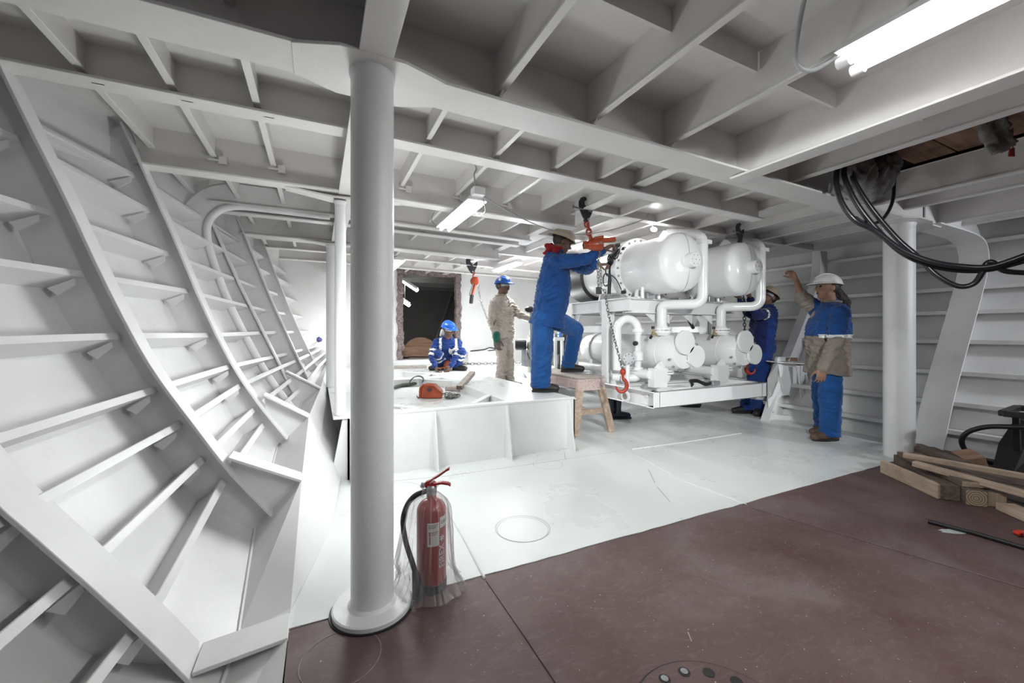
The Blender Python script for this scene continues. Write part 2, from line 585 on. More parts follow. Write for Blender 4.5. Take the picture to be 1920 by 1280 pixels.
# bolted manhole cover let into the red deck
hc = pt(960 + 0.60 / 1.134 * FPX, 700, 1.134)
hc.z = 0.0
man = thing('manhole_cover', 'round bolted manhole cover flush in the red floor at the bottom edge', 'hatch', hc)
mb = MB(); mb.lathe([(0.0, 0.001), (0.244, 0.001), (0.246, 0.006), (0.0, 0.006)], hc, n=64)
mb.build('cover_plate', M['red'], man, 30)
mb = MB(); mb.lathe([(0.246, 0.0006), (0.254, 0.0006), (0.254, 0.0018), (0.246, 0.0018)], hc, n=64)
mb.build('joint_gap', M['black'], man)
for k in range(16):
    a = rad(k * 22.5 + 6)
    c = hc + Vector((math.cos(a) * 0.205, math.sin(a) * 0.205, 0.0062))
    mb = MB(); mb.lathe([(0.0, 0), (0.015, 0), (0.019, 0.0012), (0.0155, 0.0014), (0.0115, 0.0005), (0.0, 0.0005)], c, n=18)
    o = mb.build('bolt_hole', M['dark'], man, 50)
    if k in (3, 4, 9):
        mb = MB(); mb.lathe([(0, 0), (0.012, 0), (0.012, 0.004), (0.006, 0.0055), (0, 0.0055)], c, n=12)
        mb.build('bolt_head', M['greymetal'], man, 40)

# ---- left hull -----------------------------------------------------------
# stiffener edges (x, z) per level 4 .. -4 on each frame plane
TIPY = [0.35, 1.05, 1.85, 2.54, 3.34, 4.59, 5.24, 6.4, 8.1]
TIP = {
    3: [(-1.66, 2.28), (-1.53, 2.22), (-1.4, 2.16), (-1.28, 2.12), (-1.034, 2.097), (-0.858, 2.098), (-0.768, 2.099), (-0.658, 2.115), (-0.49, 2.13)],
    2: [(-1.63, 1.98), (-1.5, 1.97), (-1.36, 1.96), (-1.18, 1.958), (-0.963, 1.886), (-0.782, 1.87), (-0.689, 1.862), (-0.583, 1.896), (-0.42, 1.93)],
    1: [(-1.55, 1.66), (-1.42, 1.655), (-1.27, 1.65), (-1.087, 1.648), (-0.868, 1.62), (-0.698, 1.609), (-0.61, 1.603), (-0.495, 1.624), (-0.32, 1.64)],
    0: [(-1.46, 1.36), (-1.32, 1.365), (-1.16, 1.37), (-0.972, 1.378), (-0.771, 1.381), (-0.598, 1.358), (-0.509, 1.347), (-0.405, 1.362), (-0.24, 1.37)],
    -1: [(-1.34, 1.04), (-1.19, 1.06), (-1.03, 1.08), (-0.845, 1.094), (-0.655, 1.091), (-0.494, 1.103), (-0.411, 1.109), (-0.301, 1.112), (-0.13, 1.115)],
    -2: [(-1.21, 0.7), (-1.06, 0.74), (-0.888, 0.782), (-0.712, 0.832), (-0.535, 0.878), (-0.384, 0.871), (-0.306, 0.867), (-0.189, 0.865), (-0.02, 0.86)],
    -3: [(-1.1, 0.47), (-0.95, 0.52), (-0.774, 0.586), (-0.612, 0.652), (-0.474, 0.746), (-0.306, 0.775), (-0.215, 0.79), (-0.1, 0.8), (0.06, 0.81)],
    -4: [(-0.95, 0.22), (-0.8, 0.29), (-0.64, 0.372), (-0.52, 0.466), (-0.395, 0.573), (-0.227, 0.645), (-0.14, 0.68), (-0.03, 0.71), (0.13, 0.74)],
    -5: [(-0.8, -0.01), (-0.65, 0.07), (-0.495, 0.171), (-0.43, 0.343), (-0.34, 0.46), (-0.155, 0.54), (-0.06, 0.59), (0.03, 0.63), (0.18, 0.67)],
}
LV = [3, 2, 1, 0, -1, -2, -3, -4, -5]
TOPX = [-1.84, -1.70, -1.57, -1.42, -1.16, -0.98, -0.88, -0.77, -0.60]     # hull at the deck head
BILGE = [(-0.46, -0.30), (-0.36, -0.16), (-0.28, -0.04), (-0.31, 0.07), (-0.27, 0.29), (-0.15, 0.42), (-0.08, 0.46), (0.0, 0.49), (0.15, 0.52)]
KNUCK = [(-0.12, 0.0), (-0.11, 0.0), (-0.10, 0.02), (-0.083, 0.313), (-0.064, 0.508), (0.02, 0.55), (0.05, 0.57), (0.10, 0.59), (0.14, 0.60)]
PROUD = 0.14


def tip(l, i):
    x, z = TIP[l][i]
    return Vector((x, TIPY[i], z))


def tip_normal(l, i):
    k = LV.index(l)
    a, b = LV[max(0, k - 1)], LV[min(len(LV) - 1, k + 1)]
    d = tip(a, i) - tip(b, i)
    return Vector((-d.z, 0, d.x)).normalized()        # outboard


def hull_row(i):
    row = [Vector((TOPX[i], TIPY[i], 2.47))]
    for l in LV: row.append(tip(l, i) + tip_normal(l, i) * PROUD)
    row.append(Vector((BILGE[i][0], TIPY[i], BILGE[i][1])))
    return row


rows = [catmull(hull_row(i), 3) for i in range(len(TIPY))]
mb = MB()
for a, b in zip(rows[:-1], rows[1:]): mb.strip(a, b)
wall_l = struct(mb.build('wall_left', M['hull'], None, 40))
mb = MB()      # margin plate up from the bilge to the deck edge, and its inner face down to the floor
A = [Vector((BILGE[i][0], TIPY[i], BILGE[i][1])) for i in range(9)]
K = [Vector((KNUCK[i][0], TIPY[i], KNUCK[i][1])) for i in range(9)]
D = [Vector((-0.10, TIPY[i], 0.0)) for i in range(3)] + [Vector((0.07, TIPY[3], 0.0)), Vector((0.15, 3.30, 0.03))] + [Vector((0.17, TIPY[i], 0.22)) for i in range(5, 9)]
mb.strip(A, K)
mb.strip(K, D)
mb.build('margin_plate', M['hull'], wall_l)
mb = MB(); mb.tube([p + Vector((0.004, 0, 0.004)) for p in A[1:]], 0.008, 6)
mb.build('weld_seam', M['hull'], wall_l, 60)


def stiffener(l):
    mb = MB()
    T = [tip(l, i) for i in range(9)]
    Hh = [tip(l, i) + tip_normal(l, i) * (PROUD + 0.01) for i in range(9)]
    mb.strip(T, Hh, [Vector((n.z, 0, -n.x)) * 0.010 for n in [tip_normal(l, i) for i in range(9)]])
    # bulb along the free edge
    B0 = [p + tip_normal(l, i) * 0.0 for i, p in enumerate(T)]
    ups = [Vector((tip_normal(l, i).z, 0, -tip_normal(l, i).x)) for i in range(9)]
    B1 = [p + u * 0.034 for p, u in zip(B0, ups)]
    mb.strip(B0, B1, [tip_normal(l, i) * 0.018 for i in range(9)])
    return mb.build('stiffener', M['hull'], wall_l, bevel=0.003)


for l in LV: stiffener(l)
# clips where the stiffeners pass the frames
for i, y in ((3, 2.50), (2, 1.70), (4, 3.30)):
    for l in LV:
        p, q = tip(l, i), tip_normal(l, i)
        p = Vector((p.x, y, p.z))
        up = Vector((q.z, 0, -q.x))
        mb = MB(); mb.prism([p - up * 0.03 + q * 0.03, p - up * 0.055 + q * 0.10, p - up * 0.012 + q * 0.12, p - up * 0.004 + q * 0.02], (0, -0.012, 0))
        mb.build('clip', M['hull'], wall_l)

FACE = {
    1: (1.75, [(-1.60, 2.45), (-1.54, 2.25), (-1.42, 2.0), (-1.30, 1.7), (-1.18, 1.4), (-1.05, 1.08), (-0.857, 0.70), (-0.743, 0.526), (-0.619, 0.345), (-0.483, 0.139), (-0.36, -0.06)], 0.17, 0.24),
    2: (2.55, [(-1.29, 2.44), (-1.233, 2.30), (-1.126, 2.016), (-1.012, 1.721), (-0.873, 1.335), (-0.725, 0.975), (-0.556, 0.671), (-0.397, 0.404), (-0.21, 0.144)], 0.13, 0.22),
    3: (3.35, [(-1.09, 2.42), (-1.026, 2.254), (-0.843, 1.764), (-0.686, 1.314), (-0.522, 0.913), (-0.364, 0.625), (-0.195, 0.369)], 0.14, 0.22),
    4: (4.6, [(-0.97, 2.38), (-0.674, 1.594), (-0.455, 1.085), (-0.203, 0.496)], 0.12, 0.22),
    5: (5.25, [(-0.81, 2.44), (-0.469, 1.497), (-0.28, 1.02), (-0.1, 0.583)], 0.11, 0.22),
    6: (6.4, [(-0.70, 2.44), (-0.38, 1.511), (-0.19, 1.03), (0.0, 0.603)], 0.08, 0.20),
}


def web_frame(y, pts, w, depth, parent, side=-1, name='web_frame', t=0.014, k=4):
    P = catmull([(x, y, z) for x, z in pts], k) if k > 1 else [Vector((x, y, z)) for x, z in pts]
    nrm = []
    for i in range(len(P)):
        d = (P[min(i + 1, len(P) - 1)] - P[max(i - 1, 0)]).normalized()
        q = Vector((d.z, 0, -d.x)) if (d.z * side > 0) else Vector((-d.z, 0, d.x))
        if q.x * side < 0 and abs(q.x) > 0.15: q = -q
        nrm.append(q)
    for i in range(1, len(nrm)):
        if nrm[i].dot(nrm[i - 1]) < 0: nrm[i] = -nrm[i]
    mb = MB()
    A = [p + Vector((0, -w / 2, 0)) for p in P]
    B = [p + Vector((0, w / 2, 0)) for p in P]
    mb.strip(A, B, [q * t for q in nrm])
    W = [p + q * t * 0.6 + Vector((0, -0.006, 0)) for p, q in zip(P, nrm)]
    V = [p + q * depth + Vector((0, -0.006, 0)) for p, q in zip(P, nrm)]
    mb.strip(W, V, Vector((0, 0.012, 0)))
    return mb.build(name, M['hull'], parent, bevel=0.002 if k > 1 else 0)


for k, (y, pts, w, dp) in FACE.items(): web_frame(y, pts, w, dp, wall_l, k=4 if k < 4 else 1)

# bilge brackets from frame foot to deck edge
for y, a, b, w in ((1.75, (-0.38, -0.015), (-0.10, 0.012), 0.15), (2.55, (-0.416, 0.482), (-0.083, 0.313), 0.13), (3.35, (-0.348, 0.688), (-0.064, 0.508), 0.12), (4.6, (-0.292, 0.74), (0.02, 0.55), 0.10)):
    mb = MB()
    mb.beam((a[0], y, a[1]), (b[0], y, b[1]), w, 0.014)
    mb.prism([(a[0], y, a[1]), (b[0], y, b[1]), (b[0] - 0.01, y, b[1] - 0.3), (a[0] + 0.02, y, a[1] - 0.3)], (0, 0.01, 0))
    mb.build('bilge_bracket', M['hull'], wall_l, bevel=0.002)

# big rounded ring frame just forward of the third web frame
ring = catmull([(0.10, 4.3, 2.24), (-0.45, 4.3, 2.245), (-0.67, 4.3, 2.235), (-0.80, 4.3, 2.17), (-0.87, 4.3, 2.02), (-0.824, 4.3, 1.739), (-0.67, 4.3, 1.278), (-0.426, 4.3, 0.748), (-0.211, 4.3, 0.40)], 6)
mb = MB()
mb.tube(ring, 0.030, 10)
mb.build('ring_frame', M['hull'], wall_l, 60)
mb = MB()      # curved plate behind the ring
out = []
for i, p in enumerate(ring):
    d = (ring[min(i + 1, len(ring) - 1)] - ring[max(i - 1, 0)]).normalized()
    out.append(p + Vector((d.z, 0, -d.x)) * 0.2)
out = [Vector((p.x, p.y, min(p.z, 2.44))) for p in out]
mb.strip(ring, out, Vector((0, 0.012, 0)))
mb.build('ring_frame_web', M['hull'], wall_l)

# ---- right hull ----------------------------------------------------------
FR = [(5.10, -0.02), (5.16, 0.09), (5.38, 0.52), (5.71, 1.03), (6.02, 1.5), (6.16, 1.75), (6.20, 1.90), (6.14, 2.02), (6.0, 2.075), (5.7, 2.10), (5.1, 2.11)]
HR = [(5.33, -0.05), (5.44, 0.06), (5.62, 0.45), (5.94, 0.95), (6.25, 1.42), (6.5, 1.85), (6.72, 2.40)]


def hr(z):
    for (x0, z0), (x1, z1) in zip(HR[:-1], HR[1:]):
        if z0 <= z <= z1: return lerp(x0, x1, (z - z0) / (z1 - z0))
    return HR[-1][0]


mb = MB()
HP = catmull([(x, 0, z) for x, z in HR], 3)
mb.strip([Vector((p.x, -1.5, p.z)) for p in HP], [Vector((p.x, 8.1, p.z)) for p in HP])
wall_r = struct(mb.build('wall_right', M['hull'], None, 40))
for z in (0.19, 0.445, 0.727, 1.035, 1.34, 1.60, 1.86, 2.11):
    mb = MB()
    x = hr(z)
    mb.box(x - 0.12, x + 0.02, -1.5, 8.0, z, z + 0.012)
    mb.box(x - 0.125, x - 0.105, -1.5, 8.0, z - 0.028, z + 0.014)
    mb.build('stiffener', M['hull'], wall_r, bevel=0.003)
web_frame(1.75, FR, 0.22, 0.26, wall_r, side=1)
web_frame(3.25, [(x - 0.02, z) for x, z in FR[:6]] + [(6.22, 2.0), (6.22, 2.25)], 0.11, 0.26, wall_r, side=1)
web_frame(5.0, [(x, z) for x, z in FR[:6]] + [(6.22, 2.0), (6.22, 2.25)], 0.11, 0.26, wall_r, side=1)

# ---- back bulkhead with a door opening cut through it ---------------------
YB, DX0, DX1, DZ0, DZ1 = 8.05, 1.43, 2.60, 0.585, 2.30
mb = MB()
for x0, x1, z0, z1 in ((-0.9, DX0, -0.1, 2.47), (DX1, 6.8, -0.1, 2.47), (DX0, DX1, DZ1, 2.47), (DX0, DX1, -0.1, DZ0)):
    mb.box(x0, x1, YB, YB + 0.012, z0, z1)
wall_b = struct(mb.build('wall_back', M['hull']))


def ragged(a, b, wd, name):
    """torn strip of insulation and burnt steel round the cut opening"""
    mb = MB()
    a, b = Vector(a), Vector(b)
    n = 34
    side = (b - a).normalized().cross(Vector((0, 1, 0)))
    P, Q = [], []
    for i in range(n + 1):
        p = a.lerp(b, i / n)
        s = noise.noise((i * 0.55, a.x * 3, a.z * 3))
        s2 = noise.noise((i * 0.7, a.x * 5 + 9, a.z))
        P.append(p + side * (wd * (0.5 + 0.3 * s)) + Vector((0, -0.05 - 0.03 * s2, 0)))
        Q.append(p - side * (wd * (0.5 + 0.35 * s2)) + Vector((0, -0.05 + 0.03 * s, 0)))
    mb.strip(P, Q, Vector((0, 0.12, 0)))
    return mb.build(name, M['rust'], wall_b)


ragged((DX0, YB, DZ0), (DX0, YB, DZ1 + 0.05), 0.11, 'torn_edge')
ragged((DX1, YB, DZ0), (DX1, YB, DZ1 + 0.05), 0.11, 'torn_edge')
ragged((DX0 + 0.02, YB, DZ1), (DX1 - 0.02, YB, DZ1), 0.10, 'torn_edge')

# compartment seen through the opening
mb = MB()
mb.box(-0.5, 5.5, YB + 0.02, 13.0, DZ0 - 0.03, DZ0)
struct(mb.build('floor', M['deckdark']))
mb = MB()
mb.box(-0.5, 5.5, YB + 0.02, 13.0, 2.62, 2.66)
for y in (8.7, 9.5, 10.3, 11.2, 12.1): mb.box(-0.5, 5.5, y, y + 0.02, 2.38, 2.62)
struct(mb.build('ceiling', M['backroom']))
mb = MB()
mb.box(-0.5, 5.5, 12.9, 13.0, DZ0, 2.65)
mb.box(-0.55, -0.5, YB + 0.03, 13, DZ0, 2.65)
mb.box(5.5, 5.55, YB + 0.03, 13, DZ0, 2.65)
mb.box(1.9, 2.0, 12.85, 12.9, DZ0, 2.6)
for k, x in enumerate((3.0, 3.8)): mb.beam((x, 11.5, DZ0), (x + 0.9, 12.4, 2.5), 0.06, 0.16)
struct(mb.build('wall_far', M['backroom']))

# ---- ceiling --------------------------------------------------------------
OX0, OX1, OY0, OY1 = 3.12, 4.08, 0.30, 1.58         # opening cut in the deck head
mb = MB()


def ceil_rect(x0, x1, y0, y1):
    mb.add([(x0, y0, zc(x0)), (x1, y0, zc(x1)), (x1, y1, zc(x1)), (x0, y1, zc(x0)),
            (x0, y0, zc(x0) + .02), (x1, y0, zc(x1) + .02), (x1, y1, zc(x1) + .02), (x0, y1, zc(x0) + .02)],
           [(0, 1, 2, 3), (7, 6, 5, 4), (0, 4, 5, 1), (1, 5, 6, 2), (2, 6, 7, 3), (3, 7, 4, 0)])


ceil_rect(-2.0, 0.2, -1.5, 8.05)
ceil_rect(0.2, OX0, -1.5, 8.05)
ceil_rect(OX1, 6.9, -1.5, 8.05)
ceil_rect(OX0, OX1, -1.5, OY0)
ceil_rect(OX0, OX1, OY1, 8.05)
ceiling = struct(mb.build('ceiling', M['ceil']))


def tbeam(p0, p1, depth, fw, name, t=0.014, face=True):
    """web hanging from the deck head with a face plate under it; p0/p1 on the underside"""
    mb = MB()
    p0, p1 = Vector(p0), Vector(p1)
    mb.beam(p0 + Vector((0, 0, t * 0.6)), p1 + Vector((0, 0, t * 0.6)), 0.012, depth, align='b')
    if face: mb.beam(p0, p1, fw, t, align='b')
    return mb.build(name, M['ceil'], ceiling, bevel=0.002)


def transverse(y, x0, x1, bot, fw, name='transverse_beam', hole=None):
    drop = 2.45 - bot
    if x0 < 0.2: tbeam((x0, y, bot), (0.2, y, bot), drop, fw, name)
    if x1 > 0.2: tbeam((max(0.2, x0), y, zc(max(0.2, x0)) - drop), (x1, y, zc(x1) - drop), drop, fw, name)


def longitudinal(x, y0, y1, bot, fw, name='longitudinal_stiffener'):
    drop = 2.45 - bot
    tbeam((x, y0, zc(x) - drop), (x, y1, zc(x) - drop), drop + 0.01, fw, name)


transverse(YA, -1.56, 5.2, 2.18, 0.20)
transverse(2.52, -1.25, 3.85, 2.27, 0.12)
transverse(3.368, -1.05, 2.30, 2.185, 0.12)
transverse(4.32, -0.86, 2.30, 2.25, 0.10)
transverse(4.62, -0.90, 2.30, 2.25, 0.11)
transverse(5.27, -0.77, 2.30, 2.185, 0.12)
transverse(5.8, -0.72, 2.30, 2.27, 0.10)
transverse(6.42, -0.68, 6.2, 2.27, 0.10)
transverse(7.2, -0.55, 6.2, 2.25, 0.10)
for y in (3.3, 4.4, 5.4): transverse(y, 2.3, 6.25, 2.36 if y < 5 else 2.3, 0.08)
longitudinal(0.2, -1.4, 8.0, 2.18, 0.125, 'centre_girder')
longitudinal(2.30, YA, 8.0, 2.32, 0.10, 'side_girder')
longitudinal(2.48, -1.4, YA, 2.16, 0.13, 'side_girder')
for x in (-1.30, -0.97, -0.64, -0.29): longitudinal(x, -0.9 if x > -1 else 0.4, (6.4 if x > -0.7 else 4.3 if x > -1 else 2.5), 2.31, 0.035)
for x in (0.76, 1.29, 1.84): longitudinal(x, -1.4, YA, 2.24, 0.035)
for x in (0.61, 1.07, 1.52, 1.92): longitudinal(x, YA, 8.0, 2.31, 0.03)
for x in (2.8, 3.3, 3.86, 4.42, 5.0, 5.55): longitudinal(x, YA, 8.0, 2.36, 0.04)
longitudinal(3.05, -1.4, YA, 2.245, 0.05)
longitudinal(4.12, -1.4, YA, 2.235, 0.06)
longitudinal(4.75, -1.4, YA, 2.30, 0.05)
longitudinal(5.35, -1.4, YA, 2.245, 0.05)
longitudinal(5.9, -1.4, YA, 2.30, 0.05)
# short tripping bars between the forward longitudinals
for x0, x1, y in ((0.8, 1.28, 1.20), (1.31, 1.82, 1.20), (1.86, 2.46, 1.20), (2.50, 3.03, 1.05)):
    mb = MB(); mb.beam((x0, y, zc(x0) - 0.10), (x1, y, zc(x1) - 0.10), 0.014, 0.10, align='b')
    mb.build('tripping_bar', M['ceil'], ceiling)
# triangular brackets at the ends of the longitudinals against the main beam and the second beam
for x in (0.76, 1.29, 1.84):
    mb = MB()
    for s in (-1,):
        mb.prism([(x - 0.005, YA - 0.10, zc(x) - 0.20), (x - 0.005, YA - 0.01, zc(x) - 0.26), (x - 0.005, YA - 0.01, zc(x) - 0.19)], (0.01, 0, 0))
    mb.build('end_bracket', M['ceil'], ceiling)
# cope-hole clips
for y, xs in ((2.52, (-0.97, -0.64, -0.29, 0.61, 1.07, 1.52, 2.8, 3.3)), (3.35, (-0.64, -0.29, 0.61, 1.07, 1.52)), (4.62, (-0.29, 0.61, 1.07))):
    for x in xs:
        mb = MB(); mb.beam((x + 0.03, y - 0.011, zc(x) - 0.155), (x + 0.075, y - 0.011, zc(x) - 0.155), 0.008, 0.05)
        mb.beam((x - 0.03, y - 0.012, zc(x) - 0.16), (x + 0.04, y - 0.012, zc(x) - 0.16), 0.012, 0.008)
        mb.build('clip', M['ceil'], ceiling)
# octagonal face plate widening at the pillar heads
for x, z in ((0.2, 2.18), (4.74, zc(4.74) - 0.27)):
    mb = MB()
    w = 0.17
    mb.prism([(x - w - 0.12, YA - 0.10, z - 0.004), (x - w + 0.04, YA - w + 0.01, z - 0.004), (x + w - 0.06, YA - w + 0.01, z - 0.004), (x + w + 0.12, YA - 0.10, z - 0.004),
              (x + w + 0.12, YA + 0.10, z - 0.004), (x + w - 0.04, YA + w, z - 0.004), (x - w + 0.04, YA + w, z - 0.004), (x - w - 0.12, YA + 0.10, z - 0.004)], (0, 0, 0.013))
    mb.build('pillar_head_plate', M['ceil'], ceiling, bevel=0.002)
for y in (3.41, 5.22):
    mb = MB()
    mb.prism([(-0.22, y - 0.05, 2.181), (0.10, y - 0.07, 2.14), (0.30, y - 0.07, 2.14), (0.62, y - 0.05, 2.181), (0.62, y + 0.05, 2.181), (0.30, y + 0.07, 2.14), (0.10, y + 0.07, 2.14), (-0.22, y + 0.05, 2.181)], (0, 0, 0.012))
    mb.build('haunch_plate', M['ceil'], ceiling)
ring_mark((0.62, 0.95, 0), 0.26, ceiling, M['mark'], 0.003, zc(0.62) - 0.006)

# box above the opening, its dark colour standing in for the unlit void
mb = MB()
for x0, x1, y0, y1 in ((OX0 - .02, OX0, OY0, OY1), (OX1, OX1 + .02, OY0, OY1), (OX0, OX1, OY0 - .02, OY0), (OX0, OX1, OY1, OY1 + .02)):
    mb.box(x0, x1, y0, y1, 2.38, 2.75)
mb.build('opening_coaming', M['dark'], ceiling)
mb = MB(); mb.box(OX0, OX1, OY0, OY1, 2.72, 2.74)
mb.build('void_lid', M['dark'], ceiling)

# ---- pillars ---------------------------------------------------------------
def pillar(x, y, z0, z1, r, label, foot=True, flange=0.14):
    t = thing('pillar', label, 'pillar', (x, y, z0))
    mb = MB(); mb.lathe([(r, 0.0), (r, z1 - z0)], (x, y, z0), n=40)
    mb.build('shaft', M['pillar'], t, 40)
    if foot:
        mb = MB(); mb.lathe([(flange, 0.0), (flange, 0.016), (flange - 0.006, 0.02), (r + 0.012, 0.021), (r, 0.034)], (x, y, z0), n=48)
        mb.build('base_plate', M['pillar'], t, 30)
    mb = MB(); mb.lathe([(r, z1 - z0 - 0.03), (r + 0.006, z1 - z0 - 0.012), (r + 0.006, z1 - z0)], (x, y, z0), n=40)
    mb.build('top_weld', M['pillar'], t, 30)
    return t


p1_ = pillar(0.2, 1.745, 0.004, 2.178, 0.084, 'thick round white steel pillar nearest the camera, beside the bagged fire extinguisher', True, 0.155)
mb = MB(); mb.lathe([(0.156, -0.003), (0.164, -0.003), (0.164, 0.0005), (0.156, 0.0005)], (0.2, 1.745, 0.004), n=48)
mb.build('black_gap', M['black'], p1_)
pillar(4.74, 1.80, 0.004, zc(4.74) - 0.275, 0.1095, 'round white pillar at the right, behind it the timber pile and hanging cables', False)
pillar(0.155, 3.43, 0.482, 2.14, 0.041, 'thin white pipe pillar just left of the thick near pillar, nearer of two', False)
pillar(0.135, 5.22, 0.482, 2.14, 0.054, 'thin white pipe pillar at the far left, beside the glaring work lamp', False)
AWV = Vector((0.431, 0.9023, 0))

# ================================================================== MACHINERY SEAT (raised coaming)
CZ, CY0, CY1, CX0, CX1 = 0.48, 3.31, 6.9, 0.20, 2.26
seat = thing('machinery_seat', 'low white welded steel seat with triangular side brackets in the middle of the floor', 'foundation', (1.2, 4.5, 0))
mb = MB(); mb.box(CX0, CX1, CY0, CY0 + 0.014, 0.004, CZ - 0.012); mb.build('front_plate', M['steel'], seat)
mb = MB(); mb.box(CX0, CX0 + 0.014, CY0, CY1, 0.004, CZ - 0.012); mb.build('side_plate', M['steel'], seat)
mb = MB(); mb.box(CX1 - 0.014, CX1, CY0, CY1, 0.004, CZ - 0.012); mb.build('side_plate', M['steel'], seat)
for x in (0.215, 0.86, 1.515, 2.17):
    mb = MB(); mb.prism([(x, CY0, 0.004), (x, CY0 - 0.13, 0.004), (x, CY0 - 0.13, 0.02), (x, CY0 - 0.035, CZ - 0.013), (x, CY0, CZ - 0.013)], (0.012, 0, 0))
    mb.build('bracket', M['steel'], seat)
for y in (CY0 + 0.02, 4.3, 5.3):
    mb = MB(); mb.prism([(CX0, y, 0.004), (CX0 - 0.12, y, 0.004), (CX0 - 0.035, y, CZ - 0.013), (CX0, y, CZ - 0.013)], (0, 0.012, 0))
    mb.build('bracket', M['steel'], seat)
    if y > 4:
        mb = MB(); mb.prism([(CX1, y, 0.004), (CX1 + 0.12, y, 0.004), (CX1 + 0.03, y, CZ - 0.013), (CX1, y, CZ - 0.013)], (0, 0.012, 0))
        mb.build('bracket', M['steel'], seat)
mb = MB(); mb.box(CX0 + 0.015, CX1 - 0.015, CY0 + 0.015, CY1 - 0.01, 0.37, 0.385); mb.build('tray_floor', M['deck'], seat)
mb = MB()
mb.box(0.10, CX1 + 0.02, CY0, CY0 + 0.16, CZ - 0.012, CZ)
mb.box(0.10, 0.44, CY0 + 0.16, CY1, CZ - 0.012, CZ)
mb.box(1.60, CX1 + 0.02, CY0 + 0.16, CY1, CZ - 0.012, CZ)
mb.box(0.44, 1.60, 5.62, 5.86, CZ - 0.012, CZ)
mb.box(0.44, 1.60, 6.75, CY1, CZ - 0.012, CZ)
mb.build('top_plate', M['deck'], seat, bevel=0.002)
mb = MB()
for y0, y1 in ((CY0 + 0.16, 5.62), (5.86, 6.75)):
    for a, b in (((0.44, y0), (1.60, y0)), ((0.44, y1), (1.60, y1)), ((0.44, y0), (0.44, y1)), ((1.60, y0), (1.60, y1))):
        mb.beam((*a, CZ - 0.002), (*b, CZ - 0.002), 0.012, 0.10, align='t')
mb.build('tray_wall', M['steel'], seat)
for y0, y1 in ((CY0 + 0.16, 5.62), (5.86, 6.75)):
    for sx, sy in ((1, 1), (1, -1), (-1, 1), (-1, -1)):
        cx, cy = (1.60 if sx > 0 else 0.44), (y1 if sy > 0 else y0)
        mb = MB(); mb.beam((cx - sx * 0.34, cy, CZ), (cx, cy - sy * 0.42, CZ), 0.055, 0.014, align='t')
        mb.beam((cx - sx * 0.34, cy, CZ - 0.01), (cx, cy - sy * 0.42, CZ - 0.01), 0.012, 0.09, align='t')
        mb.build('corner_rib', M['steel'], seat, bevel=0.002)
for x in (0.62, 1.12):
    mb = MB(); mb.box(x, x + 0.012, CY0 + 0.01, CY0 + 0.15, CZ - 0.05, CZ + 0.012); mb.build('lip_stiffener', M['steel'], seat)
mb = MB(); mb.beam((CX0, CY0 + 0.004, CZ + 0.004), (CX1, CY0 + 0.004, CZ + 0.004), 0.012, 0.02); mb.build('front_lip', M['steel'], seat, bevel=0.003)

# raised deck in front of the bulkhead, sill and walkway
mb = MB(); mb.box(0.1, 6.3, CY1, 8.05, 0.0, 0.485)
struct(mb.build('floor', M['deck']))
mb = MB(); mb.box(1.1, 2.95, 7.9, 8.05, 0.485, 0.583)
struct(mb.build('trim_1', M['deck'], bevel=0.005))
mb = MB(); mb.box(CX1 + 0.001, 3.35, 4.85, CY1, 0.0, 0.30)
struct(mb.build('floor', M['deck'], bevel=0.004))
# low plated box and long sloping bed behind the workers
t = thing('foundation_box', 'low white plated box against the back bulkhead, left of the standing beige worker', 'foundation', (2.95, 7.5, 0.485))
mb = MB(); mb.box(2.62, 3.4, 7.45, 7.75, 0.487, 0.74); mb.build('plating', M['machine'], t, bevel=0.006)
for x in (2.62, 2.78, 2.95, 3.2):
    mb = MB(); mb.prism([(x, 7.45, 0.487), (x, 7.40, 0.487), (x, 7.44, 0.72), (x, 7.45, 0.72)], (0.012, 0, 0)); mb.build('bracket', M['machine'], t)
t = thing('machine_bed', 'long low white steel bed carrying the small motor, behind the stool', 'foundation', (3.1, 6.0, 0.3))
a, b = Vector((2.80, 5.0, 0)), Vector((3.62, 6.85, 0))
mb = MB(); mb.beam(a + Vector((0.12, 0, 0.602)), b + Vector((0.12, 0, 0.602)), 0.34, 0.02, align='t'); mb.build('top_plate', M['steel'], t, bevel=0.003)
mb = MB(); mb.beam(a + Vector((0.08, 0, 0.585)), b + Vector((0.08, 0, 0.585)), 0.02, 0.28, align='t'); mb.build('web', M['steel'], t)
mb = MB(); mb.beam(a + Vector((0, 0, 0.35)), b + Vector((0, 0, 0.35)), 0.16, 0.014, align='t'); mb.build('shelf', M['steel'], t, bevel=0.002)

# small motor and pump on the bed
c = pt(984, 646, 6.2)
t = thing('pump_motor', 'small black and grey motor pump on the white bed behind the standing workers', 'pump', (c.x, c.y, 0.6))
rt = Vector((0.90, -0.43, 0))
mb = MB(); mb.lathe([(0.05, -0.10), (0.085, -0.085), (0.085, 0.06), (0.07, 0.075)], c - rt * 0.05, rt, 20); mb.build('motor', M['blackmetal'], t, 40)
mb = MB(); mb.lathe([(0.06, 0.0), (0.095, 0.03), (0.095, 0.09), (0.05, 0.13)], c + rt * 0.03, rt, 16); mb.build('pump_casing', M['greymetal'], t, 40)
mb = MB(); mb.box(c.x - 0.03, c.x + 0.12, c.y - 0.08, c.y + 0.06, 0.602, c.z - 0.07); mb.build('stand', M['greymetal'], t, bevel=0.005)
mb = MB(); mb.ball(c + rt * 0.10 + Vector((0, 0, 0.13)), 0.04, 10, 6, (1.3, 1, 0.7)); mb.build('knob', M['black'], t, 60)
mb = MB(); mb.tube(catmull([c + rt * 0.0 + Vector((0, -0.06, -0.08)), c + Vector((0.02, -0.11, -0.2)), c + Vector((0.08, -0.08, -0.3))], 5), 0.006, 6); mb.build('cable', M['black'], t, 60)
